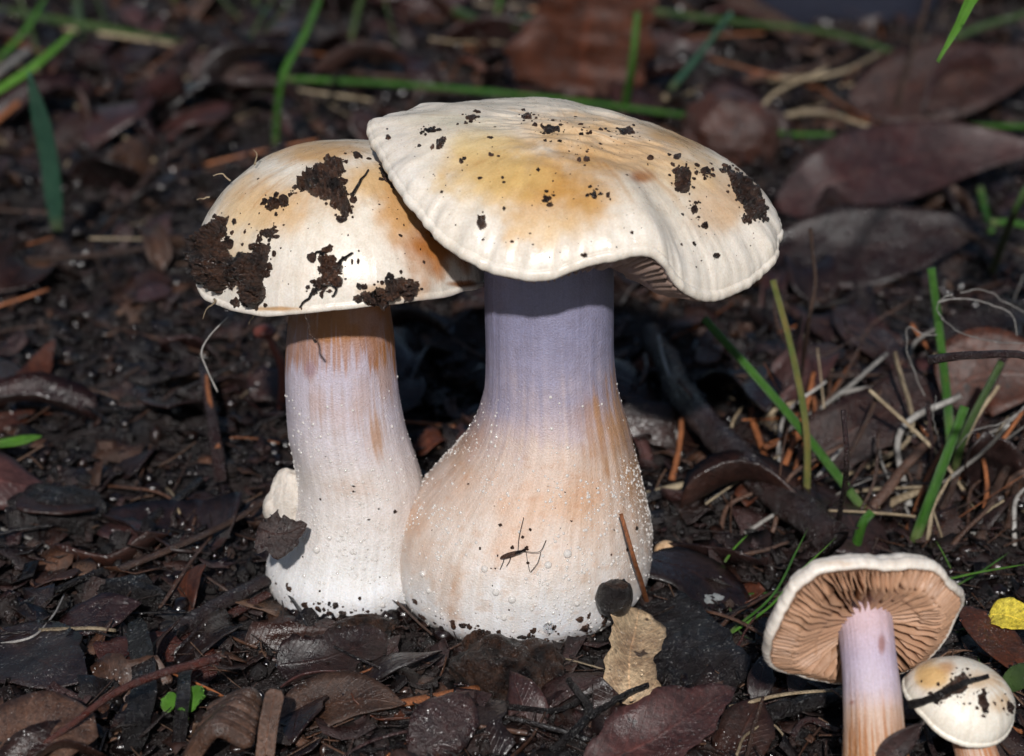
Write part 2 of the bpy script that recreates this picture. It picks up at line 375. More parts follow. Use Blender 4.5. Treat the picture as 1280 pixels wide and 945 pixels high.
def multi(cs, rs, base, nrm=None, squash=1., jit=0., sd=0):
    """many copies of a small solid as one mesh; squash flattens along nrm"""
    V0, F0 = base; n = len(cs); rg = np.random.default_rng(sd)
    V = np.repeat(V0[None], n, 0)
    if jit: V = V*(1+jit*(rg.random((n, len(V0), 1))-.5)*2)*(.6+.8*rg.random((n, 1, 3)))
    if nrm is not None and squash != 1:
        d = np.einsum('nvk,nk->nv', V, nrm); V = V-d[..., None]*nrm[:, None]*(1-squash)
    V = V*np.asarray(rs)[:, None, None]+np.asarray(cs)[:, None]
    F = (F0[None]+np.arange(n)[:, None, None]*len(V0)).reshape(-1, 3)
    return V.reshape(-1, 3), F

# ------------------------------------------------------------------ mushrooms
def paint(V, base, spots, sd):
    """growth and weather stains of the flesh: soft-edged patches with noisy outlines"""
    px, py = project(V); c = np.repeat(np.array(base, float)[None], len(V), 0)
    nz = (fbm(V*1.1, 4, sd)-.5); nz2 = (fbm(V*3.7, 3, sd+5)-.5)
    for (x, y, rx, ry, col, st) in spots:
        d = np.sqrt(((px-x)/rx)**2+((py-y)/ry)**2)+nz*1.0+nz2*.35
        a = np.clip(st*1.25, 0, 1)*sstep(1.25, .3, d); c = c*(1-a[:, None])+np.array(col)*a[:, None]
    return c
def build_cap(parent, rim, apex, nup, ab, T, stem_r, base_col, spots, sd, nth=360, ns=90, lip=.2, gd=.35, ngill=110, wr=.04, arch=.3, gillcol=(.33, .24, .2), bumpy=.05, crease=.0):
    R = spline(np.asarray(rim, float), nth, True); n = np.asarray(nup, float); n /= np.linalg.norm(n); A = np.asarray(apex, float)
    d = R-A; D = -(d@n); H = d+D[:, None]*n; Hn = H/np.linalg.norm(H, axis=1)[:, None]; a, b = ab
    th = np.linspace(0, 2*math.pi, nth, endpoint=False); ring = np.stack([np.cos(th), np.sin(th)], -1)
    rows = []; uvs = []
    for j in range(ns+1):
        s = max(.004, math.sin(math.pi/2*j/ns)); g = 1-(1-s**a)**(1/b)
        P = A+H*s-n*(D*g)[:, None]
        q = np.stack([P[:, 0]*.55, P[:, 1]*.55, P[:, 2]*.55], -1)
        disp = bumpy*2*(fbm(q+sd, 3, sd)-.5)*1.6+.035*(fbm(P*1.9, 4, sd+2)-.5)
        e = sstep(.72, 1., s)
        cr = wr*e*(fbm(np.stack([ring[:, 0]*5.5+sd, ring[:, 1]*5.5, ring[:, 0]*0+s*2.5], -1), 4, sd+3)-.5)*2
        cr2 = wr*.45*e*(fbm(np.stack([ring[:, 0]*30, ring[:, 1]*30, ring[:, 0]*0+s*5], -1), 2, sd+4)-.5)*2
        fold = crease*sstep(.62, .25, s)*np.abs(fbm(np.stack([P[:, 0]*.9, P[:, 1]*2.8, P[:, 2]*0+sd], -1), 3, sd+12)-.5)*2
        lob = wr*1.3*sstep(.55, 1., s)*(fbm(np.stack([ring[:, 0]*2.6+sd, ring[:, 1]*2.6, ring[:, 0]*0+s], -1), 2, sd+14)-.5)*2
        P = P+n*(disp-fold+.6*cr+lob)[:, None]+Hn*(cr+cr2)[:, None]; rows.append(P); uvs.append(np.stack([np.full(nth, s), th/6.2832], -1))
    Rm = rows[-1]
    for k in range(1, 7):
        f = math.pi*k/6; P = Rm-n*(lip/2)*(1-math.cos(f))+Hn*(lip*.3)*math.sin(f); rows.append(P); uvs.append(np.stack([np.full(nth, 1+.02*k), th/6.2832], -1))
    ntop = len(rows)*nth
    Q0 = rows[-1]-Hn*.02; K = np.asarray(T)+Hn*stem_r*.9
    def under(u, idx=slice(None)):
        return Q0[idx]*(1-u)+K[idx]*u+n*arch*math.sin(math.pi*min(1, u))
    for u in np.linspace(.02, 1, 16): rows.append(under(u)); uvs.append(np.stack([np.full(nth, 1.2), th/6.2832], -1))
    V = np.vstack(rows); nr = len(rows); F = gridF(nr, nth, True)
    F = F[:, ::-1] if False else F
    Vc = paint(V, base_col, spots, sd)
    uvv = np.vstack(uvs); sk = fbm(np.stack([np.cos(uvv[:, 1]*6.2832)*16, np.sin(uvv[:, 1]*6.2832)*16, uvv[:, 0]*1.6+sd], -1), 4, sd+8); blot = fbm(V*.9, 4, sd+9)
    a_ = (.55*sstep(.52, .78, sk)*sstep(.42, .62, blot)*sstep(1.0, .7, uvv[:, 0]))[:, None]; Vc = Vc*(1-a_)+Vc*np.array((.78, .60, .42))*a_
    wm = (.6*sstep(.70, 1.0, uvv[:, 0])*(.5+blot)*sstep(.30, .48, Vc[:, 2]))[:, None]; Vc = Vc*(1-wm)+wm*np.maximum(Vc, np.array((.76, .725, .68)))
    Vc[ntop:] = np.array(gillcol)*.8
    o = put('cap', V, F, M_cap, parent=parent, col=np.clip(Vc, 0, .95), uv=np.vstack(uvs))
    # gills: thin wedges hanging under the cap, every other one short
    GV = []; GF = []; GC = []; rg = np.random.default_rng(sd); nu = 16
    for g in range(ngill):
        i = int(g/ngill*nth); kind = g % 4; umax = 1.0 if kind == 0 else (.78 if kind == 2 else .45)
        us = np.linspace(.02, umax, nu); tang = np.cross(n, Hn[i]); wv = (fbm(np.stack([us*5+g, us*0, us*0+sd], -1), 2, 8)-.5)*.10*gd*4
        k0 = len(GV)*1; tint = .85+.3*rg.random()
        for q, u in enumerate(us):
            P = under(u, i); dep = gd*min(1., u*3.2+.04)*(1. if umax == 1 else max(.15, min(1, (umax-u)*5)))*(1-.35*u**3 if umax == 1 else 1)
            t0 = tang*(.015+.004*rg.random()); w_ = tang*wv[q]
            GV += [P-t0, P+t0, P-n*dep+w_+t0*.4, P-n*dep+w_-t0*.4]; GC += [np.array(gillcol)*tint]*4
            if q:
                a0 = k0+(q-1)*4; b0 = k0+q*4
                for e in range(4): GF.append((a0+e, a0+(e+1) % 4, b0+(e+1) % 4, b0+e))
    go = put('gills', np.array(GV), np.array(GF), M_gill, parent=parent, col=np.array(GC), uv=np.zeros((len(GV), 2)))
    go['kind'] = 'stuff'
    return o, V, F
def build_stem(parent, prof, colfn, sd, nr=220, nth=300, rough=.009, ctr=None, axis=None):
    """prof rows: (cx, cy, cz, r) bottom to top"""
    C = spline(np.asarray(prof, float), nr); th = np.linspace(0, 2*math.pi, nth, endpoint=False)
    ring = np.stack([np.cos(th), np.sin(th)], -1)
    T = np.gradient(C[:, :3], axis=0); T /= np.linalg.norm(T, axis=1)[:, None]
    X = np.array([1., 0, 0])[None]-T*T[:, :1]; X /= np.linalg.norm(X, axis=1)[:, None]; Yv = np.cross(T, X)
    if axis is None: X = np.repeat([[1., 0, 0]], nr, 0); Yv = np.repeat([[0, 1., 0]], nr, 0)
    v = np.linspace(0, 1, nr)
    q = np.stack([np.repeat(ring[None, :, 0]*1.3, nr, 0), np.repeat(ring[None, :, 1]*1.3, nr, 0), np.repeat(v[:, None]*2.6, nth, 1)], -1)
    q2 = np.stack([np.repeat(ring[None, :, 0]*14, nr, 0), np.repeat(ring[None, :, 1]*14, nr, 0), np.repeat(v[:, None]*2.2, nth, 1)], -1)
    R = C[:, 3:4]*(1+.09*(fbm(q+sd, 3, sd)-.5))+rough*(fbm(q2, 3, sd+1)-.5)*2
    q3 = np.stack([np.repeat(ring[None, :, 0]*9, nr, 0), np.repeat(ring[None, :, 1]*9, nr, 0), np.repeat(v[:, None]*30, nth, 1)], -1); R = R+.035*(fbm(q3, 3, sd+2)-.5)*sstep(.62, .35, v)[:, None]
    V = C[:, None, :3]+X[:, None]*(R*ring[None, :, 0])[..., None]+Yv[:, None]*(R*ring[None, :, 1])[..., None]
    V = V.reshape(-1, 3); uv = np.stack([np.repeat(v[:, None], nth, 1), np.repeat(th[None]/6.2832, nr, 0)], -1).reshape(-1, 2)
    fib = fbm(np.stack([q2[..., 0]*1.6, q2[..., 1]*1.6, q2[..., 2]*1.4], -1), 3, sd+6).reshape(-1)
    col = np.clip(colfn(V, fib, np.repeat(v, nth)), .01, .93)
    F = gridF(nr, nth, True)
    o = put('stem', V, F, M_stem, parent=parent, col=col, uv=uv)
    return o, V, F
def lerp3(x, xs, cs):
    cs = np.array(cs, float); return np.stack([np.interp(x, xs, cs[:, k]) for k in range(3)], -1)
def pxprof(rows, extra_low):
    out = [list(e) for e in extra_low]
    for (py, xl, xr, Y) in rows:
        a = atY(xl, py, Y); b = atY(xr, py, Y); out.append([(a[0]+b[0])/2, Y, a[2], (b[0]-a[0])/2])
    return out
def bvh(V, F): return BVHTree.FromPolygons([tuple(v) for v in V], [tuple(int(i) for i in f) for f in F])
def inpoly(x, y, poly):
    r = np.zeros(x.shape, bool); n = len(poly)
    for i in range(n):
        (x1, y1), (x2, y2) = poly[i], poly[(i+1) % n]
        c = ((y1 > y) != (y2 > y)) & (x < (x2-x1)*(y-y1)/(y2-y1+1e-9)+x1); r ^= c
    return r
def dist_poly(x, y, poly):
    d = np.full(x.shape, 1e9); n = len(poly)
    for i in range(n):
        a = np.array(poly[i], float); b = np.array(poly[(i+1) % n], float); ab = b-a
        t = np.clip(((x-a[0])*ab[0]+(y-a[1])*ab[1])/(ab@ab+1e-9), 0, 1)
        d = np.minimum(d, np.hypot(x-a[0]-t*ab[0], y-a[1]-t*ab[1]))
    return np.where(inpoly(x, y, poly), d, -d)
def crust(name, tree, poly, thick, parent, sd, label=None, mat=None, step=1.3, jag=9.0, freq=.16):
    """a stuck-on crust of dirt: follows the surface it is stuck to, rough on top, ragged outline"""
    poly = [(float(a), float(b)) for a, b in poly]; xs = [p[0] for p in poly]; ys = [p[1] for p in poly]
    gx = np.arange(min(xs)-8, max(xs)+8, step); gy = np.arange(min(ys)-8, max(ys)+8, step)
    X, Y = np.meshgrid(gx, gy); D = dist_poly(X, Y, poly)
    D = D+(fbm(np.stack([X*freq, Y*freq, X*0+sd], -1), 4, sd)-.5)*2*jag
    idx = -np.ones(X.shape, int); V = []
    hN = fbm(np.stack([X*.2, Y*.2, X*0+sd], -1), 4, sd+2)
    for i in range(X.shape[0]):
        for j in range(X.shape[1]):
            if D[i, j] > -2.5:
                h = tree.ray_cast(Vector(CAM), Vector(ray(X[i, j], Y[i, j])).normalized())
                if h[0] is None: continue
                nn = h[1]; 
                if nn.dot(Vector(FW)) > 0: nn = -nn
                o_ = -.03 if D[i, j] <= 0 else 1.9*thick*(.10+2.9*max(0, hN[i, j]-.22))*min(1., .45+D[i, j]/9)
                idx[i, j] = len(V); V.append(np.array(h[0])+np.array(nn)*o_)
    F = []
    for i in range(X.shape[0]-1):
        for j in range(X.shape[1]-1):
            q = (idx[i, j], idx[i+1, j], idx[i+1, j+1], idx[i, j+1])
            if min(q) >= 0:
                P = [V[k] for k in q]
                if max(np.linalg.norm(P[0]-P[2]), np.linalg.norm(P[1]-P[3])) < .35: F.append(q)
    if not F: return None
    rg = np.random.default_rng(sd+70); cand = np.argwhere((D > -7) & (D < 6)); nk = min(70, len(cand)//30) if len(cand) > 400 else 1; cs = []; rs = []; ns_ = []
    for (i, j) in cand[rg.choice(len(cand), nk)] if len(cand) else []:
        h, nn = hitpx(tree, X[i, j], Y[i, j])
        if h is None: continue
        cs.append(h+nn*.02); rs.append((.02+.085*rg.random()**2.5)*min(1., thick/.1)); ns_.append(nn)
    V = np.array(V); F = [tuple(int(a) for a in f) for f in F]
    if cs:
        v2, f2 = multi(cs, rs, IC[1], np.array(ns_), .75, .4, sd); F += [tuple(int(a) for a in f+len(V)) for f in f2]; V = np.vstack([V, v2])
    o = put(name, V, F, mat or M_dirt, parent=parent, smooth=True)
    if label: o['label'] = label
    return o
def hitpx(tree, px, py):
    h = tree.ray_cast(Vector(CAM), Vector(ray(px, py)).normalized())
    if h[0] is None: return None, None
    nn = h[1]
    if nn.dot(Vector(FW)) > 0: nn = -nn
    return np.array(h[0]), np.array(nn)

# ---- the large mushroom
LIL = (.25, .245, .37); LIL2 = (.305, .285, .395); PINKC = (.60, .47, .41); CREAM = (.70, .60, .53); WHITE = (.80, .79, .78); OCH = (.42, .20, .07)
mA = thing('mushroom', (.7, -2.5, 0), 'large mushroom with broad cream cap, lilac stem and swollen white bulb', 'mushroom', None)
profA = pxprof([(742, 518, 785, -2.6), (722, 500, 804, -2.5), (700, 496, 811, -2.45), (670, 499, 814, -2.45), (640, 508, 811, -2.45), (610, 530, 805, -2.45), (580, 556, 798, -2.45), (558, 575, 792, -2.45), (530, 592, 785, -2.45), (505, 601, 777, -2.45), (480, 606, 771, -2.45), (440, 607, 767, -2.45), (400, 606, 767, -2.45), (350, 606, 768, -2.45), (300, 606, 769, -2.45), (270, 606, 770, -2.45)],
               [(.2, -2.3, -1.0, 1.0), (.2, -2.4, -.6, 1.9), (.22, -2.6, -.2, 2.25)])
def colA(V, fib, v):
    px, py = project(V); c = lerp3(py+38*(fbm(V*1.1, 4, 4)-.5)*2+55*(fib-.5), [330, 420, 480, 530, 570, 640, 700, 750, 810], [LIL, LIL, LIL2, (.46, .38, .41), (.58, .465, .41), (.63, .51, .44), (.66, .585, .54), (.68, .66, .66), (.66, .68, .73)])
    st = fbm(V*.8+3, 3, 12)
    a = sstep(.48, .72, st)*sstep(560, 640, py)*sstep(740, 660, py)*.55; c = c*(1-a[:, None])+np.array((.58, .345, .21))*a[:, None]
    for (x, y, rx, ry, k) in ((770, 535, 34, 62, 1.), (742, 520, 26, 40, .35), (578, 548, 26, 45, .6), (800, 590, 22, 60, .6), (565, 745, 16, 45, .5), (735, 630, 60, 60, .35)):
        d = np.hypot((px-x)/rx, (py-y)/ry); a = .8*k*sstep(1.35, .1, d+1.5*(fib-.5)+1.1*(fbm(V*2.2, 3, 66)-.5)); a = np.where(V[:, 1] < -1.9, a, 0); c = c*(1-a[:, None])+np.array((.45, .23, .09))*a[:, None]
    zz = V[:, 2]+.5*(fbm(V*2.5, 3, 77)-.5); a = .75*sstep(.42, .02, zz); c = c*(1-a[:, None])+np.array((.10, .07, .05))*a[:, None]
    pit = fbm(V*6, 3, 55); b_ = .5*sstep(.56, .72, pit)*sstep(520, 590, py); c = c*(1-b_[:, None])+c*np.array((.86, .70, .58))*b_[:, None]
    return c*(.95+.10*fib)[:, None]
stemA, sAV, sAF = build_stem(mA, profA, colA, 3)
rimA = [atY(*p) for p in [(467, 160, -2.0), (479, 193, -3.2), (503, 228, -4.2), (530, 260, -4.9), (560, 290, -5.5), (600, 318, -6.0), (640, 333, -6.3), (683, 343, -6.4), (725, 329, -6.4), (766, 318, -6.3), (808, 311, -6.1), (830, 322, -5.95), (845, 338, -5.75), (864, 351, -5.5), (888, 363, -5.1), (915, 357, -4.6), (944, 340, -4.0), (966, 313, -3.3), (974, 286, -2.5), (968, 262, -1.6)]]
rimA += [np.array(p) for p in [(5.5, 0.0, 9.75), (4.2, 1.1, 10.1), (2.2, 1.6, 10.6), (.3, 1.4, 11.2)]] + [atY(*p) for p in [(560, 131, .3), (520, 133, -.4), (489, 140, -1.1), (471, 149, -1.6)]]
spA = [(930, 245, 34, 44, (.46, .32, .2), .5), (852, 226, 18, 22, (.55, .4, .28), .4), (690, 235, 95, 75, (.56, .30, .085), .78), (620, 215, 85, 60, (.64, .43, .165), .72), (780, 190, 120, 42, (.58, .34, .13), .6), (700, 165, 90, 26, (.60, .38, .17), .55), (600, 170, 60, 25, (.68, .55, .30), .4),
       (803, 221, 22, 10, (.36, .14, .045), .95), (860, 165, 60, 22, (.50, .29, .10), .6), (900, 260, 45, 40, (.62, .40, .22), .5), (690, 290, 60, 40, (.72, .50, .26), .45), (725, 310, 26, 36, (.60, .50, .40), .35),
       (560, 150, 60, 12, (.62, .60, .45), .35), (850, 215, 60, 30, (.66, .45, .22), .4), (500, 200, 20, 40, (.62, .58, .56), .3)]
capA, cAV, cAF = build_cap(mA, rimA, (1.35, -2.35, 11.75), (.12, 0, 1), (2.1, 1.5), (1.05, -2.45, 9.35), 1.45, (.74, .665, .56), spA, 17, wr=.12, lip=.26, gd=.42, arch=.15, ngill=150, gillcol=(.28, .20, .17), bumpy=.10, crease=.16)
# ---- the smaller mushroom beside it
mB = thing('mushroom', (-4.0, -2.0, 0), 'smaller mushroom with domed cream cap caked with black dirt, pressed against the large one', 'mushroom')
profB = pxprof([(740, 336, 540, -2.05), (705, 332, 540, -2.05), (680, 344, 530, -2.0), (640, 362, 528, -2.0), (600, 369, 526, -1.95), (570, 366, 518, -1.9), (540, 360, 508, -1.85), (500, 357, 500, -1.8), (460, 356, 496, -1.75), (420, 358, 493, -1.7), (385, 361, 488, -1.65), (350, 362, 487, -1.6), (325, 363, 486, -1.55)],
               [(-3.9, -1.9, -1.0, .8), (-3.8, -2.1, -.6, 1.6), (-3.8, -2.1, -.2, 1.95)])
def colB(V, fib, v):
    px, py = project(V); c = lerp3(py+16*(fbm(V*1.5, 3, 4)-.5)*2, [385, 450, 520, 600, 660, 720, 790], [(.46, .37, .40), (.47, .42, .51), (.53, .49, .56), (.60, .55, .54), (.66, .62, .61), (.68, .68, .69), (.66, .68, .73)])
    f2 = fbm(np.stack([V[:, 0]*7, V[:, 1]*7, V[:, 2]*.7], -1), 3, 91); thr = np.interp(py+50*(f2-.5), [395, 432, 458, 495], [.26, .36, .46, .78]); a = sstep(thr-.03, thr+.15, .5*fib+.5*f2)*(.72+.28*sstep(.3, .6, fbm(V*1.7, 3, 92))); c = c*(1-a[:, None])+np.array((.32, .135, .045))*a[:, None]
    for (x, y, rx, ry, k) in ((470, 545, 14, 36, .7), (455, 500, 18, 40, .3), (480, 470, 14, 40, .45), (395, 505, 16, 30, .35), (440, 610, 40, 16, .25), (388, 465, 10, 14, .4), (425, 520, 30, 30, .25)):
        d = np.hypot((px-x)/rx, (py-y)/ry); a = k*sstep(1.25, .2, d+1.6*(fib-.5)); c = c*(1-a[:, None])+np.array((.42, .22, .10))*a[:, None]
    d = np.hypot((px-388)/9, (py-462)/13); a = .5*sstep(1.2, .3, d); c = c*(1-a[:, None])+np.array((.25, .15, .22))*a[:, None]
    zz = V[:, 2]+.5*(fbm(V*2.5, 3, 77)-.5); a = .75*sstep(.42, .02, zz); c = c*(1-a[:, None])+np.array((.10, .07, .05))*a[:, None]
    return c*(.90+.20*fib)[:, None]
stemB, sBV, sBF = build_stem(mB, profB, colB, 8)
rimB = [atY(*p) for p in [(244, 325, -1.6), (251, 360, -2.6), (272, 374, -3.2), (300, 382, -3.8), (335, 386, -4.3), (380, 384, -4.7), (430, 380, -4.8), (480, 374, -4.7), (530, 367, -4.2), (575, 357, -3.3), (606, 346, -1.9)]]
rimB += [np.array(p) for p in [(-.75, -.6, 8.6), (-1.5, .9, 8.8), (-2.8, 1.8, 8.9), (-4.2, 2.0, 8.9), (-5.6, 1.5, 8.8), (-6.7, .5, 8.7), (-7.25, -.6, 8.55)]]
spB = [(290, 335, 62, 42, (.46, .31, .19), .5), (405, 238, 46, 40, (.56, .40, .25), .45), (408, 345, 36, 30, (.58, .45, .32), .35), (485, 366, 46, 16, (.46, .28, .15), .55), (330, 260, 80, 48, (.62, .38, .16), .65), (300, 300, 40, 70, (.72, .56, .35), .45), (400, 190, 80, 20, (.54, .32, .12), .7), (470, 225, 55, 32, (.62, .40, .18), .7), (545, 300, 48, 60, (.42, .165, .045), .9), (505, 255, 40, 45, (.56, .30, .10), .7), (350, 345, 30, 20, (.70, .55, .4), .3), (577, 355, 22, 5, (.30, .12, .04), .9), (350, 386, 40, 4, (.45, .25, .1), .7)]
capB, cBV, cBF = build_cap(mB, rimB, (-3.7, -1.25, 10.9), (0, 0, 1), (2.15, 1.7), (-3.85, -1.6, 8.75), 1.2, (.77, .71, .62), spB, 29, wr=.03, lip=.16, gd=.3, arch=.25, ngill=120, gillcol=(.30, .2, .16), bumpy=.05)
tA, tB = bvh(cAV, cAF), bvh(cBV, cBF); tsA, tsB = bvh(sAV, sAF), bvh(sBV, sBF)
# torn skin flap at the foot of the smaller stem
V, F = lump(atY(366, 640, -2.15), .85, 4, .30, 1.5, 6, (.78, .6, 1.25))
put('skin_flap', V, F, M_stem, parent=mB, uv=V[:, [2, 0]]*.2, col=np.array([.60, .55, .50])*(.7+.5*fbm(V*3, 3, 5))[:, None])
# dirt crusts on the caps
crust('dirt_crust', tB, [(243, 330), (245, 300), (262, 288), (280, 272), (286, 280), (278, 300), (290, 320), (312, 318), (325, 305), (340, 308), (336, 325), (328, 345), (330, 372), (322, 386), (305, 376), (302, 352), (288, 355), (275, 366), (258, 358), (248, 350)], .13, mB, 1, 'large black crust of dirt on the side of the domed cap', jag=6)
crust('dirt_crust', tB, [(400, 208), (428, 198), (430, 215), (424, 225), (434, 245), (440, 262), (432, 276), (420, 262), (412, 252), (398, 246), (388, 240), (372, 236), (384, 224)], .13, mB, 2, 'ragged dark clod near the top of the domed cap', jag=7)
crust('dirt_crust', tB, [(338, 246), (350, 248), (362, 246), (358, 256), (346, 262), (334, 266), (338, 256)], .08, mB, 3, jag=5)
crust('dirt_crust', tB, [(326, 290), (340, 286), (348, 288), (342, 298), (332, 298)], .06, mB, 4, jag=4)
crust('dirt_crust', tB, [(398, 320), (410, 316), (416, 326), (432, 332), (424, 342), (418, 354), (404, 362), (388, 358), (400, 346)], .10, mB, 5, 'black rootlet scrap with thin arms on the front of the domed cap', jag=6)
crust('dirt_crust', tB, [(450, 366), (466, 364), (480, 360), (482, 352), (498, 348), (512, 350), (522, 358), (516, 368), (498, 368), (486, 376), (478, 384), (466, 380), (456, 376)], .12, mB, 6, 'dark dirt lump stuck on the rim of the domed cap', jag=5)
crust('dirt_crust', tB, [(474, 212), (484, 208), (494, 220), (500, 234), (490, 236), (480, 224)], .06, mB, 7, jag=3)
crust('dirt_crust', tB, [(440, 190), (452, 192), (456, 200), (446, 200)], .05, mB, 8, jag=4)
for k, ln in enumerate([[(424, 330), (432, 322), (443, 316)], [(406, 318), (398, 314), (392, 322)], [(400, 360), (388, 370), (376, 384)], [(416, 352), (420, 362), (416, 372)], [(440, 245), (448, 230), (460, 214)]]):
    pp = [hitpx(tB, *p)[0] for p in ln]; pp = [p+np.array([0, -.04, .02]) for p in pp if p is not None]
    if len(pp) > 1: strand('rootlet', np.array(pp), .045, .02, M_black, None, None, parent=mB, rough=.3, wob=.05)
dg = strand('rootlet', np.array([atY(376, 384, -4.75), atY(384, 400, -4.6), atY(386, 412, -4.55), atY(394, 428, -4.5)]), .02, .03, M_brown, None, None, parent=mB, rough=.4, wob=.05)
for ln in ([(268, 378), (258, 388), (254, 398)], [(320, 388), (314, 398), (312, 406)]):
    strand('rootlet', np.array([atY(ln[0][0], ln[0][1]-4, -3.2)]+[atY(x, y, -3.3) for x, y in ln]), .03, .008, M_straw, None, None, parent=mB, wob=.04)
for ln in ([(262, 246), (252, 248), (246, 250)], [(288, 226), (278, 218), (266, 220)], [(318, 206), (322, 194), (316, 186)]):
    strand('rootlet', np.array([atY(x, y, -1.2) for x, y in ln]), .022, .008, M_straw, None, None, parent=mB, wob=.03)
crust('dirt_crust', tA, [(908, 208), (925, 222), (938, 226), (948, 238), (955, 262), (950, 274), (935, 276), (930, 262), (924, 248), (916, 238), (912, 226)], .08, mA, 9, 'broad black smear on the outer edge of the broad cap', jag=4)
crust('dirt_crust', tA, [(842, 212), (856, 212), (862, 224), (862, 240), (850, 242), (844, 230)], .10, mA, 10, 'square black chip on the broad cap', jag=3)
crust('dirt_crust', tA, [(597, 271), (606, 270), (608, 284), (600, 287), (596, 280)], .10, mA, 11, jag=2)
crust('dirt_crust', tA, [(546, 176), (553, 172), (558, 174), (552, 186), (546, 186)], .07, mA, 12, jag=2)
crust('dirt_crust', tA, [(676, 158), (700, 158), (702, 165), (684, 166)], .05, mA, 13, jag=3)
crust('dirt_crust', tA, [(770, 160), (790, 162), (796, 168), (778, 168)], .05, mA, 14, jag=3)
for k, (x, y, rx, ry) in enumerate([(538, 163, 10, 3), (590, 147, 9, 4), (658, 146, 9, 3), (733, 200, 6, 3), (684, 248, 7, 4), (743, 244, 4, 6), (760, 244, 4, 4), (724, 200, 4, 3), (845, 196, 6, 4), (812, 198, 5, 3), (882, 214, 8, 5), (740, 338, 4, 3), (731, 319, 4, 3), (640, 302, 3, 2), (614, 193, 5, 3), (577, 202, 4, 3), (868, 262, 5, 7), (880, 282, 5, 5), (486, 172, 4, 4), (895, 320, 4, 4)]):
    crust('dirt_crust', tA, [(x+.8*rx*math.cos(a)*random.uniform(.8, 1.3), y+.8*ry*math.sin(a)*random.uniform(.8, 1.3)) for a in np.linspace(0, 6.283, 8)[:-1]], .05, mA, 20+k, jag=1.0, step=1.0)
def specks(tree, poly, n, parent, sd, smax=.035, mat=None):
    rg = np.random.default_rng(sd); xs = [p[0] for p in poly]; ys = [p[1] for p in poly]; c = []; nn = []; r = []
    while len(c) < n:
        x = rg.uniform(min(xs), max(xs)); y = rg.uniform(min(ys), max(ys))
        if not inpoly(np.array([x]), np.array([y]), poly)[0]: continue
        h, nm = hitpx(tree, x, y)
        if h is None: n -= 1; continue
        c.append(h); nn.append(nm); r.append(.010+smax*rg.random()**3)
    V, F = multi(c, r, IC[1], np.array(nn), .6, .35, sd); o = put('soil_specks', V, F, mat or M_dirt, parent=parent, smooth=False); o['kind'] = 'stuff'
pA = [(480, 170), (560, 138), (720, 145), (850, 180), (950, 260), (960, 320), (890, 350), (820, 300), (680, 335), (560, 280)]
specks(tA, pA, 120, mA, 1, .042); specks(tA, [(640, 140), (760, 150), (780, 190), (700, 195)], 60, mA, 2, .04)
specks(tB, [(260, 270), (330, 205), (430, 190), (500, 240), (580, 340), (400, 375), (270, 360)], 70, mB, 3, .045)
specks(tsA, [(505, 735), (560, 775), (640, 790), (720, 775), (790, 735), (760, 790), (640, 815), (540, 800)], 170, mA, 7, .09); specks(tsB, [(335, 715), (380, 745), (440, 760), (510, 765), (500, 800), (380, 790)], 110, mB, 8, .08)
specks(tsA, [(520, 600), (790, 590), (800, 700), (700, 780), (560, 770)], 40, mA, 4, .04); specks(tsB, [(370, 560), (500, 560), (500, 760), (380, 740)], 25, mB, 5, .04)
# guttation droplets over the lower stems
def drops(V, F, n, parent, sd, zlo, zhi, r0, r1, dens):
    rg = np.random.default_rng(sd); c = []; nn = []; r = []; F = np.asarray(F)
    a, b, d = V[F[:, 0]], V[F[:, 1]], V[F[:, 2]]; N = np.cross(b-a, d-a); ar = np.linalg.norm(N, axis=1); N /= ar[:, None]+1e-12
    cen = (a+d)/2; cx = np.array([V[:, 0].mean(), V[:, 1].mean()]); sgn = np.sign(((cen[:, :2]-cx)*N[:, :2]).sum(1)); N *= sgn[:, None]
    z = cen[:, 2]; wt = ar*np.where((z > zlo) & (z < zhi), np.interp(z, *dens), 0)*(.15+1.7*sstep(.42, .62, fbm(cen*.9, 3, sd+3))); wt /= wt.sum()
    k = rg.choice(len(F), n, p=wt); r = r0+(r1-r0)*rg.random(n)**5
    V2, F2 = multi(cen[k]+N[k]*(r*.05)[:, None], r, IC[1], N[k], .7, 0., sd)
    o = put('droplets', V2, F2, M_milk, parent=parent); o['kind'] = 'stuff'
drops(sAV, sAF, 6500, mA, 31, .1, 6.2, 0.008, .044, ([0, 1, 2, 3.6, 4.6, 6.2], [.4, .8, 1.3, 1.2, .3, .02]))
drops(sBV, sBF, 3400, mB, 32, .1, 5.6, 0.008, .044, ([0, 1, 2.2, 3.4, 4.6, 5.6], [.4, .8, 1.3, .9, .25, .03]))
for (x, y, r, t_, p_) in [(709, 692, .10, tsA, mA), (685, 706, .085, tsA, mA), (606, 711, .08, tsA, mA), (640, 749, .09, tsA, mA), (620, 740, .085, tsA, mA), (630, 772, .07, tsA, mA), (529, 717, .08, tsA, mA), (536, 738, .07, tsA, mA), (721, 754, .07, tsA, mA), (686, 784, .14, tsA, mA), (396, 687, .09, tsB, mB), (412, 672, .06, tsB, mB), (478, 756, .07, tsB, mB), (440, 690, .06, tsB, mB), (380, 720, .05, tsB, mB)]:
    h, nn = hitpx(t_, x, y)
    if h is None: continue
    V, F = multi([h+nn*r*.2], [r], IC[3], nn[None], .75); put('droplet', V, F, M_water if r > .1 else M_milk, parent=p_)
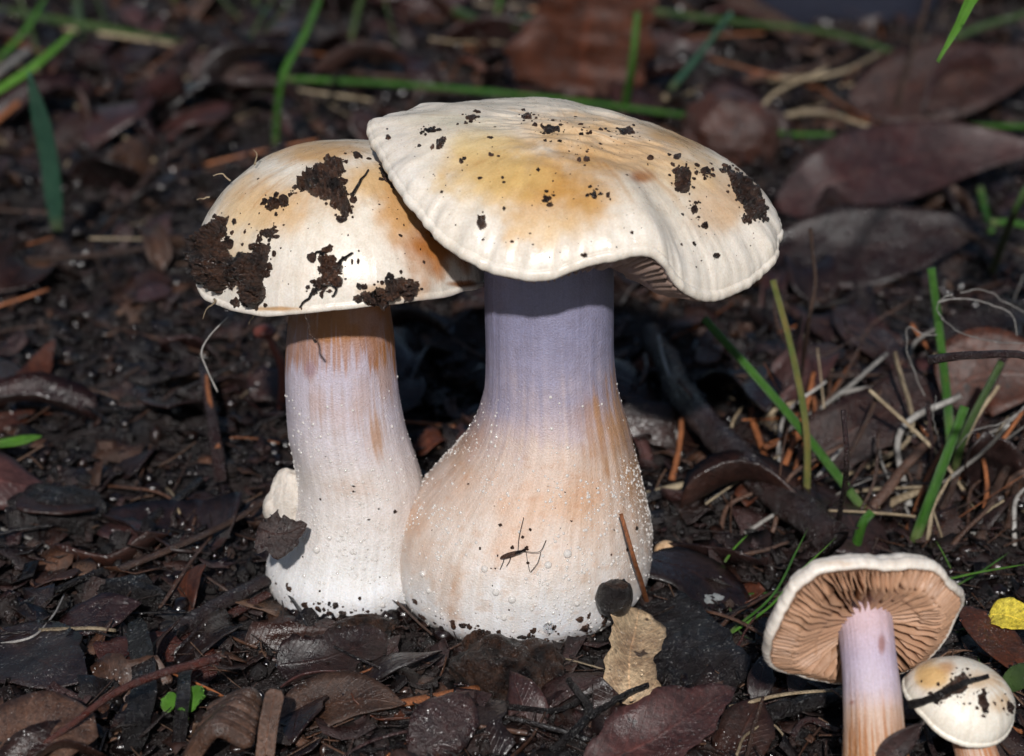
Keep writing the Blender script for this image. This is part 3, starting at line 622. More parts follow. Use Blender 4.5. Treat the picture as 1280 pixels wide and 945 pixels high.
# ------------------------------------------------------------------ the pair in the front corner: a tipped gilled mushroom and a button
def mush_tipped():
    C = atY(1077, 771, -9.8); n = np.array([-.24, .92, .38]); n /= np.linalg.norm(n)
    e1 = np.array([1., 0, 0])-n*n[0]; e1 /= np.linalg.norm(e1); e2 = np.cross(n, e1)
    base = atG(1098, 1012, 0); t = thing('mushroom', base, 'tipped-back mushroom showing its fanned pinkish brown gills', 'mushroom')
    rim = []
    for k in range(22):
        a = 2*math.pi*k/22; r = 2.06*(1+.05*math.sin(2*a+.6)+.10*math.exp(-((a-4.0)/.6)**2)+.03*math.sin(5*a)+.02*math.cos(7*a+1)); z = .10*math.sin(3*a+1)+.06*math.sin(5*a)
        rim.append(C+e1*r*math.cos(a)+e2*r*.95*math.sin(a)+n*z)
    T = C+n*.05
    col = [(1150, 722, 18, 5, (.42, .2, .08), .7), (1050, 704, 30, 4, (.55, .35, .18), .5)]
    build_cap(t, rim, C+n*.62, n, (2.3, 1.8), T, .52, (.76, .68, .60), col, 41, nth=300, ns=50, lip=.30, gd=.46, ngill=124, wr=.05, arch=.10, gillcol=(.42, .245, .155), bumpy=.03)
    top = T+n*.05; P = [list(base-np.array([0, 0, .6]))+[.80], list(base+np.array([0, 0, .1]))+[.80]]
    for (px, py, Y, r) in ((1094, 935, -11.35, .66), (1090, 870, -11.0, .60), (1086, 825, -10.6, .57)): P.append(list(atY(px, py, Y))+[r])
    P += [list(T-n*.25)+[.58], list(top)+[.62]]
    def colf(V, fib, v):
        px, py = project(V); c = lerp3(py, [780, 820, 860, 890, 945], [(.58, .44, .50), (.50, .42, .54), (.54, .46, .55), (.60, .45, .38), (.60, .42, .30)])
        a = sstep(855, 935, py+70*(fib-.5))*sstep(.38, .62, fib)*.95; c = c*(1-a[:, None])+np.array((.38, .145, .04))*a[:, None]
        for (x, y, rx, ry) in ((1102, 805, 5, 14), (1065, 878, 3, 3)):
            d = np.hypot((px-x)/rx, (py-y)/ry); b = .8*sstep(1.3, .4, d); c = c*(1-b[:, None])+np.array((.28, .12, .10))*b[:, None]
        return c*(.84+.32*fib)[:, None]
    _, V, F = build_stem(t, P, colf, 44, nr=140, nth=220, axis=1)
    return t
mush_tipped()
def mush_button():
    C = atY(1200, 879, -10.3); n = np.array([.26, -.20, 1.]); n /= np.linalg.norm(n)
    e1 = np.array([1., 0, 0])-n*n[0]; e1 /= np.linalg.norm(e1); e2 = np.cross(n, e1)
    base = atG(1232, 985, 0); t = thing('mushroom', base, 'button mushroom with a black twig lying across its small stained cap', 'mushroom')
    rim = [C+e1*1.13*math.cos(a)*(1+.06*math.sin(3*a)+.05*math.sin(2*a+2))+e2*1.13*math.sin(a)+n*.04*math.sin(2*a+1) for a in np.linspace(0, 2*math.pi, 19)[:-1]]
    sp = [(1165, 845, 26, 22, (.66, .42, .17), .75), (1185, 833, 14, 10, (.50, .24, .07), .6), (1225, 850, 30, 14, (.62, .40, .20), .5), (1250, 880, 16, 14, (.60, .42, .24), .5)]
    T = C+n*.1
    _, V, F = build_cap(t, rim, C+n*.82, n, (2.2, 1.9), T, .40, (.82, .78, .70), sp, 52, nth=220, ns=50, lip=.12, gd=.15, ngill=70, wr=.02, arch=.1, gillcol=(.3, .2, .16), bumpy=.02)
    P = [list(base-np.array([0, 0, .5]))+[.50], list(base)+[.50], list((base+T)/2)+[.43], list(T)+[.42]]
    def colf(V, fib, v):
        c = np.repeat([[.62, .48, .40]], len(V), 0); a = sstep(.35, .6, fib)*.85; c = c*(1-a[:, None])+np.array((.42, .15, .04))*a[:, None]; return c*(.85+.3*fib)[:, None]
    build_stem(t, P, colf, 46, nr=80, nth=160, axis=1)
    tr = bvh(V, F)
    crust('dirt_crust', tr, [(1168, 868), (1190, 852), (1205, 840), (1212, 850), (1206, 862), (1188, 872), (1172, 878)], .05, t, 61, jag=4, step=1.0)
    crust('dirt_crust', tr, [(1222, 868), (1230, 866), (1236, 880), (1232, 890), (1224, 880)], .05, t, 62, jag=3, step=1.0)
    crust('dirt_crust', tr, [(1258, 872), (1264, 880), (1266, 892), (1260, 890)], .04, t, 63, jag=2, step=1.0)
    specks(tr, [(1145, 850), (1200, 832), (1250, 870), (1240, 895), (1170, 880)], 20, t, 64, .025)
    A = [hitpx(tr, x, y)[0] for x, y in ((1160, 876), (1180, 868), (1205, 856), (1222, 850))]
    A = [a+np.array([0, -.05, .07]) for a in A if a is not None]
    A = [atY(1136, 882, -10.9)]+A+[atY(1236, 845, -10.6)]
    strand('twig', np.array(A), .10, .05, M_black, 'short black twig resting across the button mushroom cap', 'twig', rough=.35, wob=.03, n=30)
mush_button()

# ------------------------------------------------------------------ things round the foot of the mushrooms
# woody seed capsule: a cup with a ragged rim
def capsule():
    c = atY(767, 748, -5.0); t = thing('seed_capsule', c-np.array([0, 0, .42]), 'black round woody seed capsule leaning against the white bulb', 'seed capsule')
    prof = [(.05, -.42), (.22, -.40), (.36, -.26), (.43, -.05), (.43, .15), (.39, .29), (.33, .37), (.28, .37), (.25, .24), (.18, .1), (.02, .08)]
    P = spline(np.array([(a, 0, b) for a, b in prof]), 40); th = np.linspace(0, 2*math.pi, 48, endpoint=False)
    V = np.stack([P[:, None, 0]*np.cos(th)[None], P[:, None, 0]*np.sin(th)[None], P[:, None, 2]+0*th[None]], -1)
    V = V*(1+.10*(fbm(V*5, 3, 3)-.5)[..., None]); V[22:28, :, 2] += .09*(vn(np.stack([np.cos(th)*9, np.sin(th)*9, th*0], -1), 5)-.5)[None]
    R = np.array(Matrix.Rotation(math.radians(-4), 3, 'X') @ Matrix.Rotation(math.radians(8), 3, 'Y'))
    put('cup', V.reshape(-1, 3)@R.T+c, gridF(40, 48, True), M_black, parent=t)
    lw, lf = lump(c+R@np.array([0, 0, .27]), .31, 3, .3, 3, 9, (1, 1, .5)); put('seed_disc', lw, lf, M_dirt, parent=t)
capsule()
# small long-legged fly on the bulb
def fly():
    h, nn = hitpx(tsA, 645, 692); h = h+nn*.11; t = thing('fly', h, 'tiny black long-legged fly sitting on the swollen white bulb', 'fly')
    rt = np.array([1., 0, 0]); rt -= nn*(rt@nn); rt /= np.linalg.norm(rt); upv = np.cross(nn, rt); upv *= np.sign(upv[2])
    k = 1/53.
    def q(x, y, o=0.): return h+rt*(x-645)*k+upv*(692-y)*k*1.05+nn*o
    V, F, uv = tube(spline(np.array([q(630, 695), q(640, 692, .02), q(650, 690, .02), q(657, 687, .01)]), 14), np.interp(np.linspace(0, 1, 14), [0, .3, .7, .85, 1], [.02, .045, .05, .03, .04]), 10); put('body', V, F, M_black, parent=t, uv=uv)
    V, F, uv = blade_mesh(spline(np.array([q(650, 690, .06), q(638, 693, .07), q(626, 697, .05)]), 10), .11, nn, prof='oval', th=.008); put('wing', V, F, M_brown, parent=t, uv=uv)
    for ln in ([(648, 690, .02), (650, 672, .10), (655, 650, .0)], [(655, 689, .02), (668, 690, .08), (676, 688, .06), (682, 676, -.03)], [(676, 690, .06), (672, 702, .06), (663, 713, -.03)], [(658, 690, .02), (660, 700, .08), (662, 712, -.03)], [(632, 695, .02), (630, 702, .05), (626, 710, -.03)], [(640, 693, .02), (638, 700, .05), (634, 706, -.03)]):
        V, F, uv = tube(spline(np.array([q(*p) for p in ln]), 12), .0075, 6); put('leg', V, F, M_black, parent=t, uv=uv)
fly()
def solid(name, c, r, mat, label, cat, squash, sd, rough=.4, sub=4, freq=1.5):
    V, F = lump(c, r, sub, rough, freq, sd, squash); return tag(put(name, V, F, mat, origin=c), label, cat)
# dark crumbly clods
solid('soil_clod', atG(640, 842, .35), 1.0, M_dirt, 'large crumbly black clod of earth below the white bulb', 'clod', (1.15, .8, .75), 3, .55)
solid('soil_clod', atG(600, 815, .3), .5, M_dirt, 'pointed black clod touching the bottom of the bulb', 'clod', (.7, .6, 1.1), 5, .6)
solid('soil_clod', atG(68, 640, .2), 1.15, M_black, 'shiny wet black clod beside the grey straw', 'clod', (1.0, .8, .62), 7, .4)
solid('soil_clod', atG(160, 745, .2), .7, M_black, 'wet black clod at the lower end of the brown stalk', 'clod', (1.2, .7, .6), 8, .45)
solid('soil_clod', atG(455, 786, .2), .55, M_dirt, 'rough brown-black clod at the foot of the smaller mushroom', 'clod', (1.3, .6, .6), 9, .55)
solid('soil_clod', atG(912, 165, 1.0), 1.75, M_choc, 'blurred brown lump of rotten wood behind the broad cap', 'wood lump', (1.1, .9, .95), 10, .3)
solid('lichen_patch', atG(872, 745, .15), .55, M_lichen, 'pale flaky lichen crust on the dark litter beside the seed capsule', 'lichen', (1.0, .6, .30), 12, .6)
solid('lichen_patch', atG(890, 798, .15), .50, M_lichen, 'bluish white lichen flake beside the tan leaf scrap', 'lichen', (.7, .8, .28), 13, .6)
solid('lichen_patch', atG(722, 782, .12), .42, M_lichen, 'thin lichen shred under the edge of the white bulb', 'lichen', (1.4, .5, .30), 14, .5)
solid('puffball', atG(833, 690, .2), .30, M_tan, 'small round tan pod among scraps beside the bulb', 'pod', (1, 1, .9), 15, .15)
# leaves and bark scraps in front
leaf('leaf', [(790, 892, .2), (786, 835, .55), (800, 760, .8)], 1.25, M_tan, 'pale tan ragged leaf scrap standing against the dark slab', face=.75, prof='torn', ragged=.35, rip=.16, cup=.25, roll=-10)
leaf('bark_slab', [(905, 868, .25), (850, 800, .4), (800, 735, .3)], 2.0, M_black, 'flat black bark slab behind the pale tan scrap', 'bark', face=.35, prof='torn', ragged=.2, rip=.1, th=.18, roll=6)
leaf('leaf', [(730, 965, .3), (830, 915, .8), (918, 862, 1.0)], 1.7, M_mauve, 'mauve brown dead leaf at the lower edge under the bark slab', face=.35, prof='lance', ragged=.3, rip=.22, cup=.3)
leaf('leaf', [(800, 935, .5), (850, 890, 1.0), (905, 850, 1.1)], .7, M_drab, 'thin drab leaf edge curling over the mauve leaf', face=.2, prof='lance', ragged=.2, rip=.1)
strand('straw', [(810, 757, .05), (793, 700, None, -4.9), (776, 642, None, -4.6)], .075, .045, M_orange, 'orange brown splinter leaning on the white bulb', 'straw', rough=.3, flat=.6)
strand('straw', [(520, 882, .25), (470, 884, .25), (540, 872, .3), (597, 860, .35)][1:], .13, .12, M_orange, 'orange brown stick lying below the bulb beside the black clod', 'stick', rough=.25, flat=.6)
leaf('leaf', [(345, 905, .25), (430, 875, .5), (505, 880, .4)], 1.5, M_drab, 'drab olive brown leaf lying below the shiny wet leaf', face=.25, prof='lance', ragged=.15, rip=.12, cup=.2)
leaf('leaf', [(345, 832, .3), (410, 822, .4), (485, 795, .5)], 1.05, M_dark, 'shiny wet dark leaf curling up at the foot of the smaller mushroom', face=.5, prof='torn', ragged=.35, rip=.14, cup=.3)
leaf('leaf', [(320, 800, .15), (390, 795, .2), (455, 800, .2)], 1.0, M_choc, 'fibrous brown bark scrap under the smaller mushroom', face=.3, prof='torn', ragged=.4, rip=.12)
V, F, uv = None, None, None
strand('bark_stick', [(190, 808, .35), (262, 762, .5), (332, 725, .55)], .26, .20, M_bark, 'split purple brown bark stick pointing at the smaller mushroom', 'bark', rough=.3, flat=.7, seg=14, n=40)
strand('bark_stick', [(205, 815, .2), (270, 778, .3), (336, 742, .35)], .16, .13, M_redbark, 'reddish inner half of the split bark stick', 'bark', rough=.25, flat=.6, seg=12, n=40)
leaf('leaf', [(125, 825, .3), (180, 815, .35), (270, 845, .2)], 1.1, M_redbark, 'torn red brown leaf strip under the split bark stick', face=.3, prof='torn', ragged=.4, rip=.12)
strand('stalk', [(138, 716, .3), (240, 675, .45), (310, 640, .6), (348, 612, .8)], .12, .09, M_brown, 'long brown dead stalk leaning up to the smaller stem', 'stalk', rough=.2, flat=.7)
leaf('leaf', [(322, 660, None, -3.9), (350, 668, None, -4.1), (384, 655, None, -3.9)], .95, M_choc, 'curled dark brown scrap stuck to the foot of the smaller stem', face=.8, prof='lance', ragged=.6, rip=.28, cup=.4, th=.05)
leaf('leaf', [(-20, 985, .3), (55, 915, .8), (120, 905, .8)], 3.0, M_drab, 'blurred grey brown leaf with a red stalk in the front corner', face=.3, prof='half', rip=.15, stalk=[(275, 822, 2.1), (200, 842, 1.9), (140, 868, 1.4), (90, 905, 1.0)])
leaf('leaf', [(-10, 790, .3), (60, 830, .45), (110, 850, .4)], 2.4, M_dark, 'purplish wet leaf lying flat by the front corner leaf', face=.2, prof='lance', rip=.12, ragged=.1)
leaf('leaf', [(165, 938, .2), (180, 850, .7), (168, 775, 1.0)], .55, M_black, 'black wet leaf strip standing upright in front of the bark stick', face=.9, prof='strip', rip=.06, ragged=.2)
leaf('leaf', [(222, 938, .2), (228, 880, .7), (232, 830, .9)], .30, M_black, 'narrow black blade beside the little green leaflets', face=.9, prof='strip', rip=.05, ragged=.2)
for k, (x, y, dx, dy, w_) in enumerate([(222, 892, 30, -34, .42), (206, 890, 10, -25, .30), (228, 905, -2, -20, .25)]):
    leaf('leaflet', [(x, y, .3), (x+dx*.5, y+dy*.5, .55), (x+dx, y+dy, .7)], w_, M_lime, ['bright green toothed leaflet, largest of its small cluster', 'bright green narrow leaflet left of the toothed leaflet', 'tiny bright green leaflet under the toothed leaflet'][k], face=.7, prof='oval', ragged=.3, cup=.2, group='green leaflets')
# ridged curled dead frond
def frond():
    b = atG(270, 960, .2); t = thing('curled_frond', b, 'curled ridged brown dead frond at the lower edge', 'frond')
    for k in range(6):
        a0 = atY(228+k*6, 950-k*13, -10.8+.22*k); a1 = atY(268+k*8, 905-k*8, -10.9+.22*k); a2 = atY(318+k*2, 925-k*9, -10.8+.22*k)
        V, F, uv = blade_mesh(spline(np.array([a0, a1, a2]), 18), .50-.03*k, np.array([0, -.5, 1.]), prof='strip', cup=-.5, th=.05, rip=.04, sd=k); put('rib', V, F, M_drab, parent=t, uv=uv)
    V, F, uv = blade_mesh(spline(np.array([atY(330, 955, -10.6), atY(336, 905, -10.3), atY(345, 862, -10.1)]), 16), .40, np.array([0, -1, .3]), prof='strip', th=.05, fold=.2, sd=9); put('midrib', V, F, M_drab, parent=t, uv=uv)
frond()
for k, (pp, r, lab) in enumerate([([(470, 925, .2), (560, 900, .3), (660, 872, .4)], .07, 'thin black twig below the orange brown stick'), ([(500, 905, .3), (600, 885, .4), (690, 888, .4), (745, 865, .5)], .08, 'knobbly black twig running under the black clod'), ([(440, 940, .2), (540, 930, .3), (640, 900, .35)], .055, 'slender dark twig along the lower edge'), ([(690, 940, .3), (735, 890, .7), (712, 850, .8)], .11, 'forked black twig in front of the tan leaf scrap'), ([(738, 895, .65), (780, 870, .85), (812, 855, .9)], .08, 'short black twig stub touching the tan leaf scrap')]):
    strand('twig', pp, r, r*.7, M_black, lab, 'twig', rough=.4, wob=.08, n=30)

# ------------------------------------------------------------------ left side
strand('straw', [(-8, 658, .2), (35, 672, .3), (72, 690, .25)], .07, .05, M_grey, 'pale grey flattened straw beside the wet clod', 'straw', flat=.5)
strand('fibre', [(-5, 806, .3), (40, 796, .5), (66, 770, .55), (80, 744, .5)], .035, .02, M_white, 'pale curved root fibre above the front corner leaf', 'fibre', rough=.1)
leaf('grass_shoot', [(-10, 556, .6), (20, 552, .8), (52, 545, .9)], .28, M_lime, 'short two-toned green blade tip poking in beside the black twig', 'grass', face=.5, prof='grass', fold=.3)
strand('twig', [(-10, 503, .5), (60, 508, .4), (120, 512, .35), (185, 508, .3)], .11, .07, M_black, 'black twig lying on the rust red leaf', 'twig', rough=.3, wob=.06)
leaf('leaf', [(0, 545, .2), (30, 490, .6), (68, 425, .9)], 1.15, M_rust, 'rust red dead leaf standing half upright', face=.8, prof='lance', rip=.15, ragged=.15)
strand('twig', [(276, 602, .2), (268, 540, 1.0), (252, 455, 2.0)], .19, .12, M_bark, 'split orange and black twig standing upright beside the smaller stem', 'twig', rough=.3, flat=.6)
strand('splinter', [(272, 560, .85), (262, 500, 1.5), (256, 462, 1.95)], .09, .06, M_orange, 'orange sliver on the upright split twig', 'splinter', rough=.3, flat=.6)
strand('fibre', [(272, 490, None, -.6), (258, 460, None, -.6), (252, 440, None, -.5), (262, 420, None, -.4), (285, 396, None, -.3)], .03, .02, M_white, 'white hair-like fibre above the upright split twig', 'fibre', rough=.05)
def tiny():
    b = atG(352, 520, .1); t = thing('mushroom', b, 'tiny pink-brown mushroom with a slender stalk in the shade of the domed cap', 'mushroom')
    C = spline(np.array([b, atY(353, 462, b[1]), atY(340, 430, b[1]), atY(331, 414, b[1])]), 18); V, F, uv = tube(C, np.linspace(.14, .11, 18), 10, rough=.1); put('stem', V, F, M_pink, parent=t, uv=uv)
    V, F = lump(C[-1], .33, 3, .12, 2, 4, (1, 1, .55)); put('cap', V, F, M_pink, parent=t)
tiny()
for k, (pp, r, m_, lab) in enumerate([
    ([(80, 36, .5), (170, 48, .6), (258, 64, .4)], .16, M_straw, 'pale straw lying under green blades at the back'),
    ([(-8, 96, .5), (36, 62, .7)], .22, M_grey, 'pale broken stick end beside the teal blade'),
    ([(-8, 154, .5), (30, 122, .9), (66, 92, 1.2)], .15, M_orange, 'orange straw crossing behind the teal blade'),
    ([(90, 128, .4), (140, 160, .5), (193, 201, .4)], .11, M_straw, 'straight pale straw behind the domed cap'),
    ([(155, 256, .3), (205, 200, .6), (262, 160, .7), (315, 120, .4)], .12, M_brown, 'bent brown stalk behind the domed cap'),
    ([(-8, 325, .3), (80, 322, .4), (170, 312, .4), (248, 298, .3)], .14, M_brown, 'long brown stick level with the domed cap edge'),
    ([(120, 205, .2), (190, 210, .3), (240, 205, .2)], .06, M_drab, 'thin faded stalk behind the straight pale straw'),
    ([(200, 760, .2), (240, 700, .5), (265, 670, .5)], .05, M_brown, 'thin stalk above the split bark stick'),
    ([(20, 760, .2), (75, 735, .4), (130, 712, .5)], .12, M_black, 'black twig meeting the lower end of the brown stalk'),
    ([(130, 690, .2), (200, 640, .4), (250, 600, .5)], .15, M_black, 'thick black twig above the brown stalk'),
    ([(300, 420, .5), (330, 395, .6), (345, 380, .5)], .08, M_brown, 'short stalk under the edge of the domed cap')]):
    strand('straw' if m_ in (M_straw, M_grey, M_orange) else 'stalk', pp, r, r*.8, m_, lab, 'straw' if m_ in (M_straw, M_grey, M_orange) else 'stalk', flat=.7, rough=.15)
leaf('grass_shoot', [(72, 292, .2), (60, 190, 3.8), (36, 90, 7.2)], .62, M_teal, 'broad teal blade standing upright at the side', 'grass', face=1., prof='grass', fold=.15)
for k, (pp, wd, m_, lab) in enumerate([
    ([(-30, 130, 2.0), (40, 85, 3.2), (96, 36, 4.0)], .30, M_lime, 'bright green blade slanting over the teal blade'),
    ([(-8, 80, 1.5), (30, 40, 2.5), (60, -8, 3.5)], .24, M_green, 'narrow green blade above the bright slanting blade'),
    ([(-10, 10, .8), (90, 28, 1.5), (230, 52, 1.0)], .35, M_dull, 'dull green blade lying across the back corner'),
    ([(95, -5, 1.), (100, 30, 1.), (115, 70, .3)], .4, M_dull, 'wide dull green blade hanging in the back corner'),
    ([(343, 192, .2), (352, 100, 3.5), (380, 45, 5.0), (402, -8, 6.0)], .26, M_green, 'green stem bending upward behind the domed cap')]):
    leaf('grass_shoot', pp, wd, m_, lab, 'grass', face=.8, prof='strip' if k == 4 else 'grass', fold=.25)
leaf('leaf', [(238, 100, .4), (295, 75, .9), (352, 60, .5)], 2.0, M_choc, 'blurred brown curled leaf at the back behind the pale straw', face=.5, prof='torn', rip=.25, ragged=.2)

# ------------------------------------------------------------------ behind
strand('rush', [(303, 97, .8), (480, 104, 1.2), (680, 122, 1.4), (872, 146, .8)], .13, .11, M_green, 'long green rush stem lying level behind both caps', 'grass', nodes=(.55,), rough=.03)
leaf('bark_slab', [(725, 122, .3), (730, 60, 2.5), (745, -40, 6.0)], 5.0, M_rust, 'wide red brown bark slab standing behind the broad cap', 'bark', face=1., prof='torn', rip=.5, ragged=.3, th=.3)
strand('rush', [(778, 150, .3), (790, 80, 3.0), (797, 15, 5.0)], .16, .12, M_green, 'upright green stem in front of the red brown slab', 'grass', rough=.03)
strand('rush', [(838, 112, 1.2), (875, 68, 3.0), (914, 16, 5.0)], .15, .11, M_teal, 'grey green cut stem with a wet tip behind the broad cap', 'grass', rough=.03)
leaf('bark_strip', [(1022, 66, .6), (965, 30, 1.0), (895, -10, 1.2)], 1.1, M_drab, 'pinkish brown bark strip slanting down at the back', 'bark', face=.5, prof='strip', rip=.1, cup=.5, th=.1)
for k, (pp, r, m_, lab) in enumerate([
    ([(815, 128, .4), (900, 106, .7), (1000, 88, .8), (1070, 66, .6)], .15, M_brown, 'long brown straw at the back crossing the bark strip end'),
    ([(940, 100, .5), (1040, 92, .8), (1110, 62, .6)], .11, M_straw, 'thin tan straw behind the mauve leaf'),
    ([(963, 148, .4), (1010, 140, .6), (1056, 146, .4)], .13, M_straw, 'kinked pale straw between the wood lump and the mauve leaf'),
    ([(830, 122, .6), (880, 112, .6), (930, 108, .5)], .13, M_straw, 'short pale straw end above the broad cap'),
    ([(1118, 142, .4), (1135, 80, 2.5), (1162, -8, 5.5)], .13, M_brown, 'rough upright twig rising behind the mauve leaf'),
    ([(1150, 80, .5), (1172, 30, 2.2), (1185, -8, 3.4)], .14, M_bark, 'reddish upright twig beside the hanging green blade'),
    ([(595, 106, .3), (640, 72, .6), (690, 42, .6)], .13, M_brown, 'brown twig slanting toward the red brown slab'),
    ([(430, 92, .3), (480, 95, .5), (580, 100, .3)], .12, M_brown, 'straw lying beside the long rush stem'),
    ([(440, 60, .4), (420, 20, 2.0), (415, -8, 3.0)], .12, M_bark, 'thin reddish stalk rising at the back'),
    ([(1085, 118, .4), (1110, 130, .5), (1142, 150, .4)], .06, M_grey, 'grey hairy stalk end by the mauve leaf')]):
    strand('straw' if m_ is M_straw else 'twig', pp, r, r*.75, m_, lab, 'straw' if m_ is M_straw else 'twig', wob=.06, rough=.2)
leaf('grass_shoot', [(1345, 420, .05), (1335, 120, None, 9.), (1290, -60, None, 6.), (1225, -15, None, 4.), (1198, 32, None, 3.4), (1172, 77, None, 3.0)], .62, M_lime, 'bright lime blade tip hanging down above the mauve leaf', 'grass', face=1., prof='grass', fold=.2, n=60)
for k, (pp, r, m_, lab) in enumerate([
    ([(800, 12, 1.5), (900, 25, 2.0), (1040, 42, 1.6), (1155, 78, .5)], .17, M_dull, 'dull green stem sagging across the back'),
    ([(955, 163, .4), (990, 168, .5), (1042, 168, .5)], .12, M_green, 'jointed green stem piece beside the kinked straw'),
    ([(1080, 165, .6), (1170, 158, .8), (1290, 158, .7)], .13, M_green, 'green stem lying along the top of the mauve leaf'),
    ([(1150, 75, .5), (1210, 40, 1.5), (1290, 15, 1.8)], .2, M_dull, 'blurred green blade behind the back brown leaf'),
    ([(560, 10, .5), (620, 30, .8), (700, 12, .6)], .25, M_dull, 'dull green blade beside the red brown slab')]):
    strand('rush', pp, r, r*.7, m_, lab, 'grass', rough=.04, nodes=(.5,) if k == 1 else ())
leaf('leaf', [(968, 258, .5), (1050, 225, 1.6), (1180, 190, 2.0), (1310, 185, 2.2)], 3.3, M_mauve, 'long mauve brown gum leaf lying beyond the broad cap', face=.55, prof='lance', rip=.10, cup=.12, roll=-4, n=40, M=15)
leaf('leaf', [(955, 315, .6), (1060, 312, 1.1), (1235, 280, 1.5)], 3.2, M_dark, 'dark wet leaf lying under the long mauve leaf', face=.6, prof='lance', rip=.12, cup=.15, roll=4, n=36, M=13)
leaf('leaf', [(1060, 130, .8), (1180, 100, 1.8), (1310, 70, 2.0)], 4.2, M_choc, 'blurred reddish brown leaf behind the long mauve leaf', face=.45, prof='lance', rip=.25, cup=.1, n=30)
def bundle():  # smooth dark blue rounded form at the back edge of the litter
    c = atG(1050, 42, 0)+np.array([0, 4.5, 2.2]); V, F = IC[4]; P = np.sign(V)*np.abs(V)**.6*np.array([5.2, 3.5, 3.6]); P = P*(1+.10*(fbm(V*2, 3, 7)-.5)[:, None])
    tag(put('navy_lump', P+c, F, M_navy, origin=c), 'dark navy blue rounded lump lying far at the back', 'cloth')
bundle()

# ------------------------------------------------------------------ right side
for k, (pp, r, m_, lab) in enumerate([
    ([(1088, 648, .05), (1000, 535, 2.1), (940, 465, 3.4), (880, 398, 4.6)], .13, M_green, 'long green stem leaning toward the big stem'),
    ([(1008, 640, .05), (1008, 540, None, 2.0), (990, 440, None, 2.6), (966, 350, None, 3.2)], .10, M_olive, 'yellowing green stem crossing the leaning green stem'),
    ([(1189, 560, .4), (1184, 500, None, 4.6), (1176, 430, None, 4.8), (1164, 335, None, 5.0)], .135, M_green, 'upright green stem with a cut top beside the rust leaf'),
    ([(1143, 676, .05), (1168, 610, None, .5), (1206, 508, None, 1.2)], .15, M_green, 'stout green stem rising in front of the cut stem'),
    ([(1192, 600, .2), (1205, 545, None, 2.8), (1252, 452, None, 3.4)], .12, M_dull, 'olive stem slanting up over the rust leaf'),
    ([(1068, 690, .05), (1078, 655, None, .2), (1090, 640, None, .3)], .14, M_green, 'short green stump at the end of the leaning stem'),
    ([(1225, 235, .6), (1232, 265, .3), (1240, 290, .2)], .14, M_green, 'short green stem under the long mauve leaf'),
    ([(1238, 278, 1.2), (1262, 278, 1.2), (1290, 284, 1.2)], .13, M_green, 'green stem poking in from behind the mauve leaf tip'),
    ([(1240, 340, .3), (1270, 260, None, 12.), (1290, 225, None, 12.5)], .13, M_dull, 'dim green stem under the mauve leaf tip')]):
    strand('rush', pp, r, r*.85, m_, lab, 'grass', rough=.03, seg=10)
strand('twig', [(1000, 480, .4), (1012, 400, None, 4.3), (1020, 350, None, 4.5), (1014, 285, None, 4.7)], .07, .06, M_brown, 'thin reddish brown stalk standing beside the yellowing stem', 'twig', wob=.06)
leaf('leaf', [(1180, 500, .8), (1230, 468, 1.4), (1330, 470, 1.6)], 2.6, M_rust, 'orange brown spotted leaf beside the cut green stem', face=.7, prof='lance', rip=.12, cup=.2)
leaf('leaf', [(1170, 432, 1.4), (1225, 405, 1.8), (1300, 390, 1.9)], 1.0, M_dark, 'shrivelled grey brown leaf behind the rust leaf', face=.5, prof='torn', rip=.2, cup=.5, ragged=.2)
leaf('leaf', [(1015, 570, .5), (1080, 530, .9), (1165, 480, 1.2)], 1.8, M_choc, 'dark chocolate leaf between the leaning and cut stems', face=.5, prof='torn', rip=.15, ragged=.12, cup=.15)
leaf('leaf', [(1050, 380, .8), (1085, 420, .8), (1145, 468, .6)], 1.3, M_choc, 'narrow brown leaf under the dark wet leaf', face=.5, prof='lance', rip=.12)
strand('branch', [(815, 420, .5), (860, 500, .9), (930, 580, 1.0), (1045, 672, .7)], .36, .46, M_bark, 'thick purple brown branch lying beside the bulb', 'branch', rough=.3, seg=18, n=50, wob=.12)
strand('stick', [(808, 618, .2), (850, 607, .25), (897, 595, .25)], .13, .12, M_straw, 'pale stick poking out from behind the bulb', 'stick', flat=.6, rough=.2)
rg = random.Random(11)
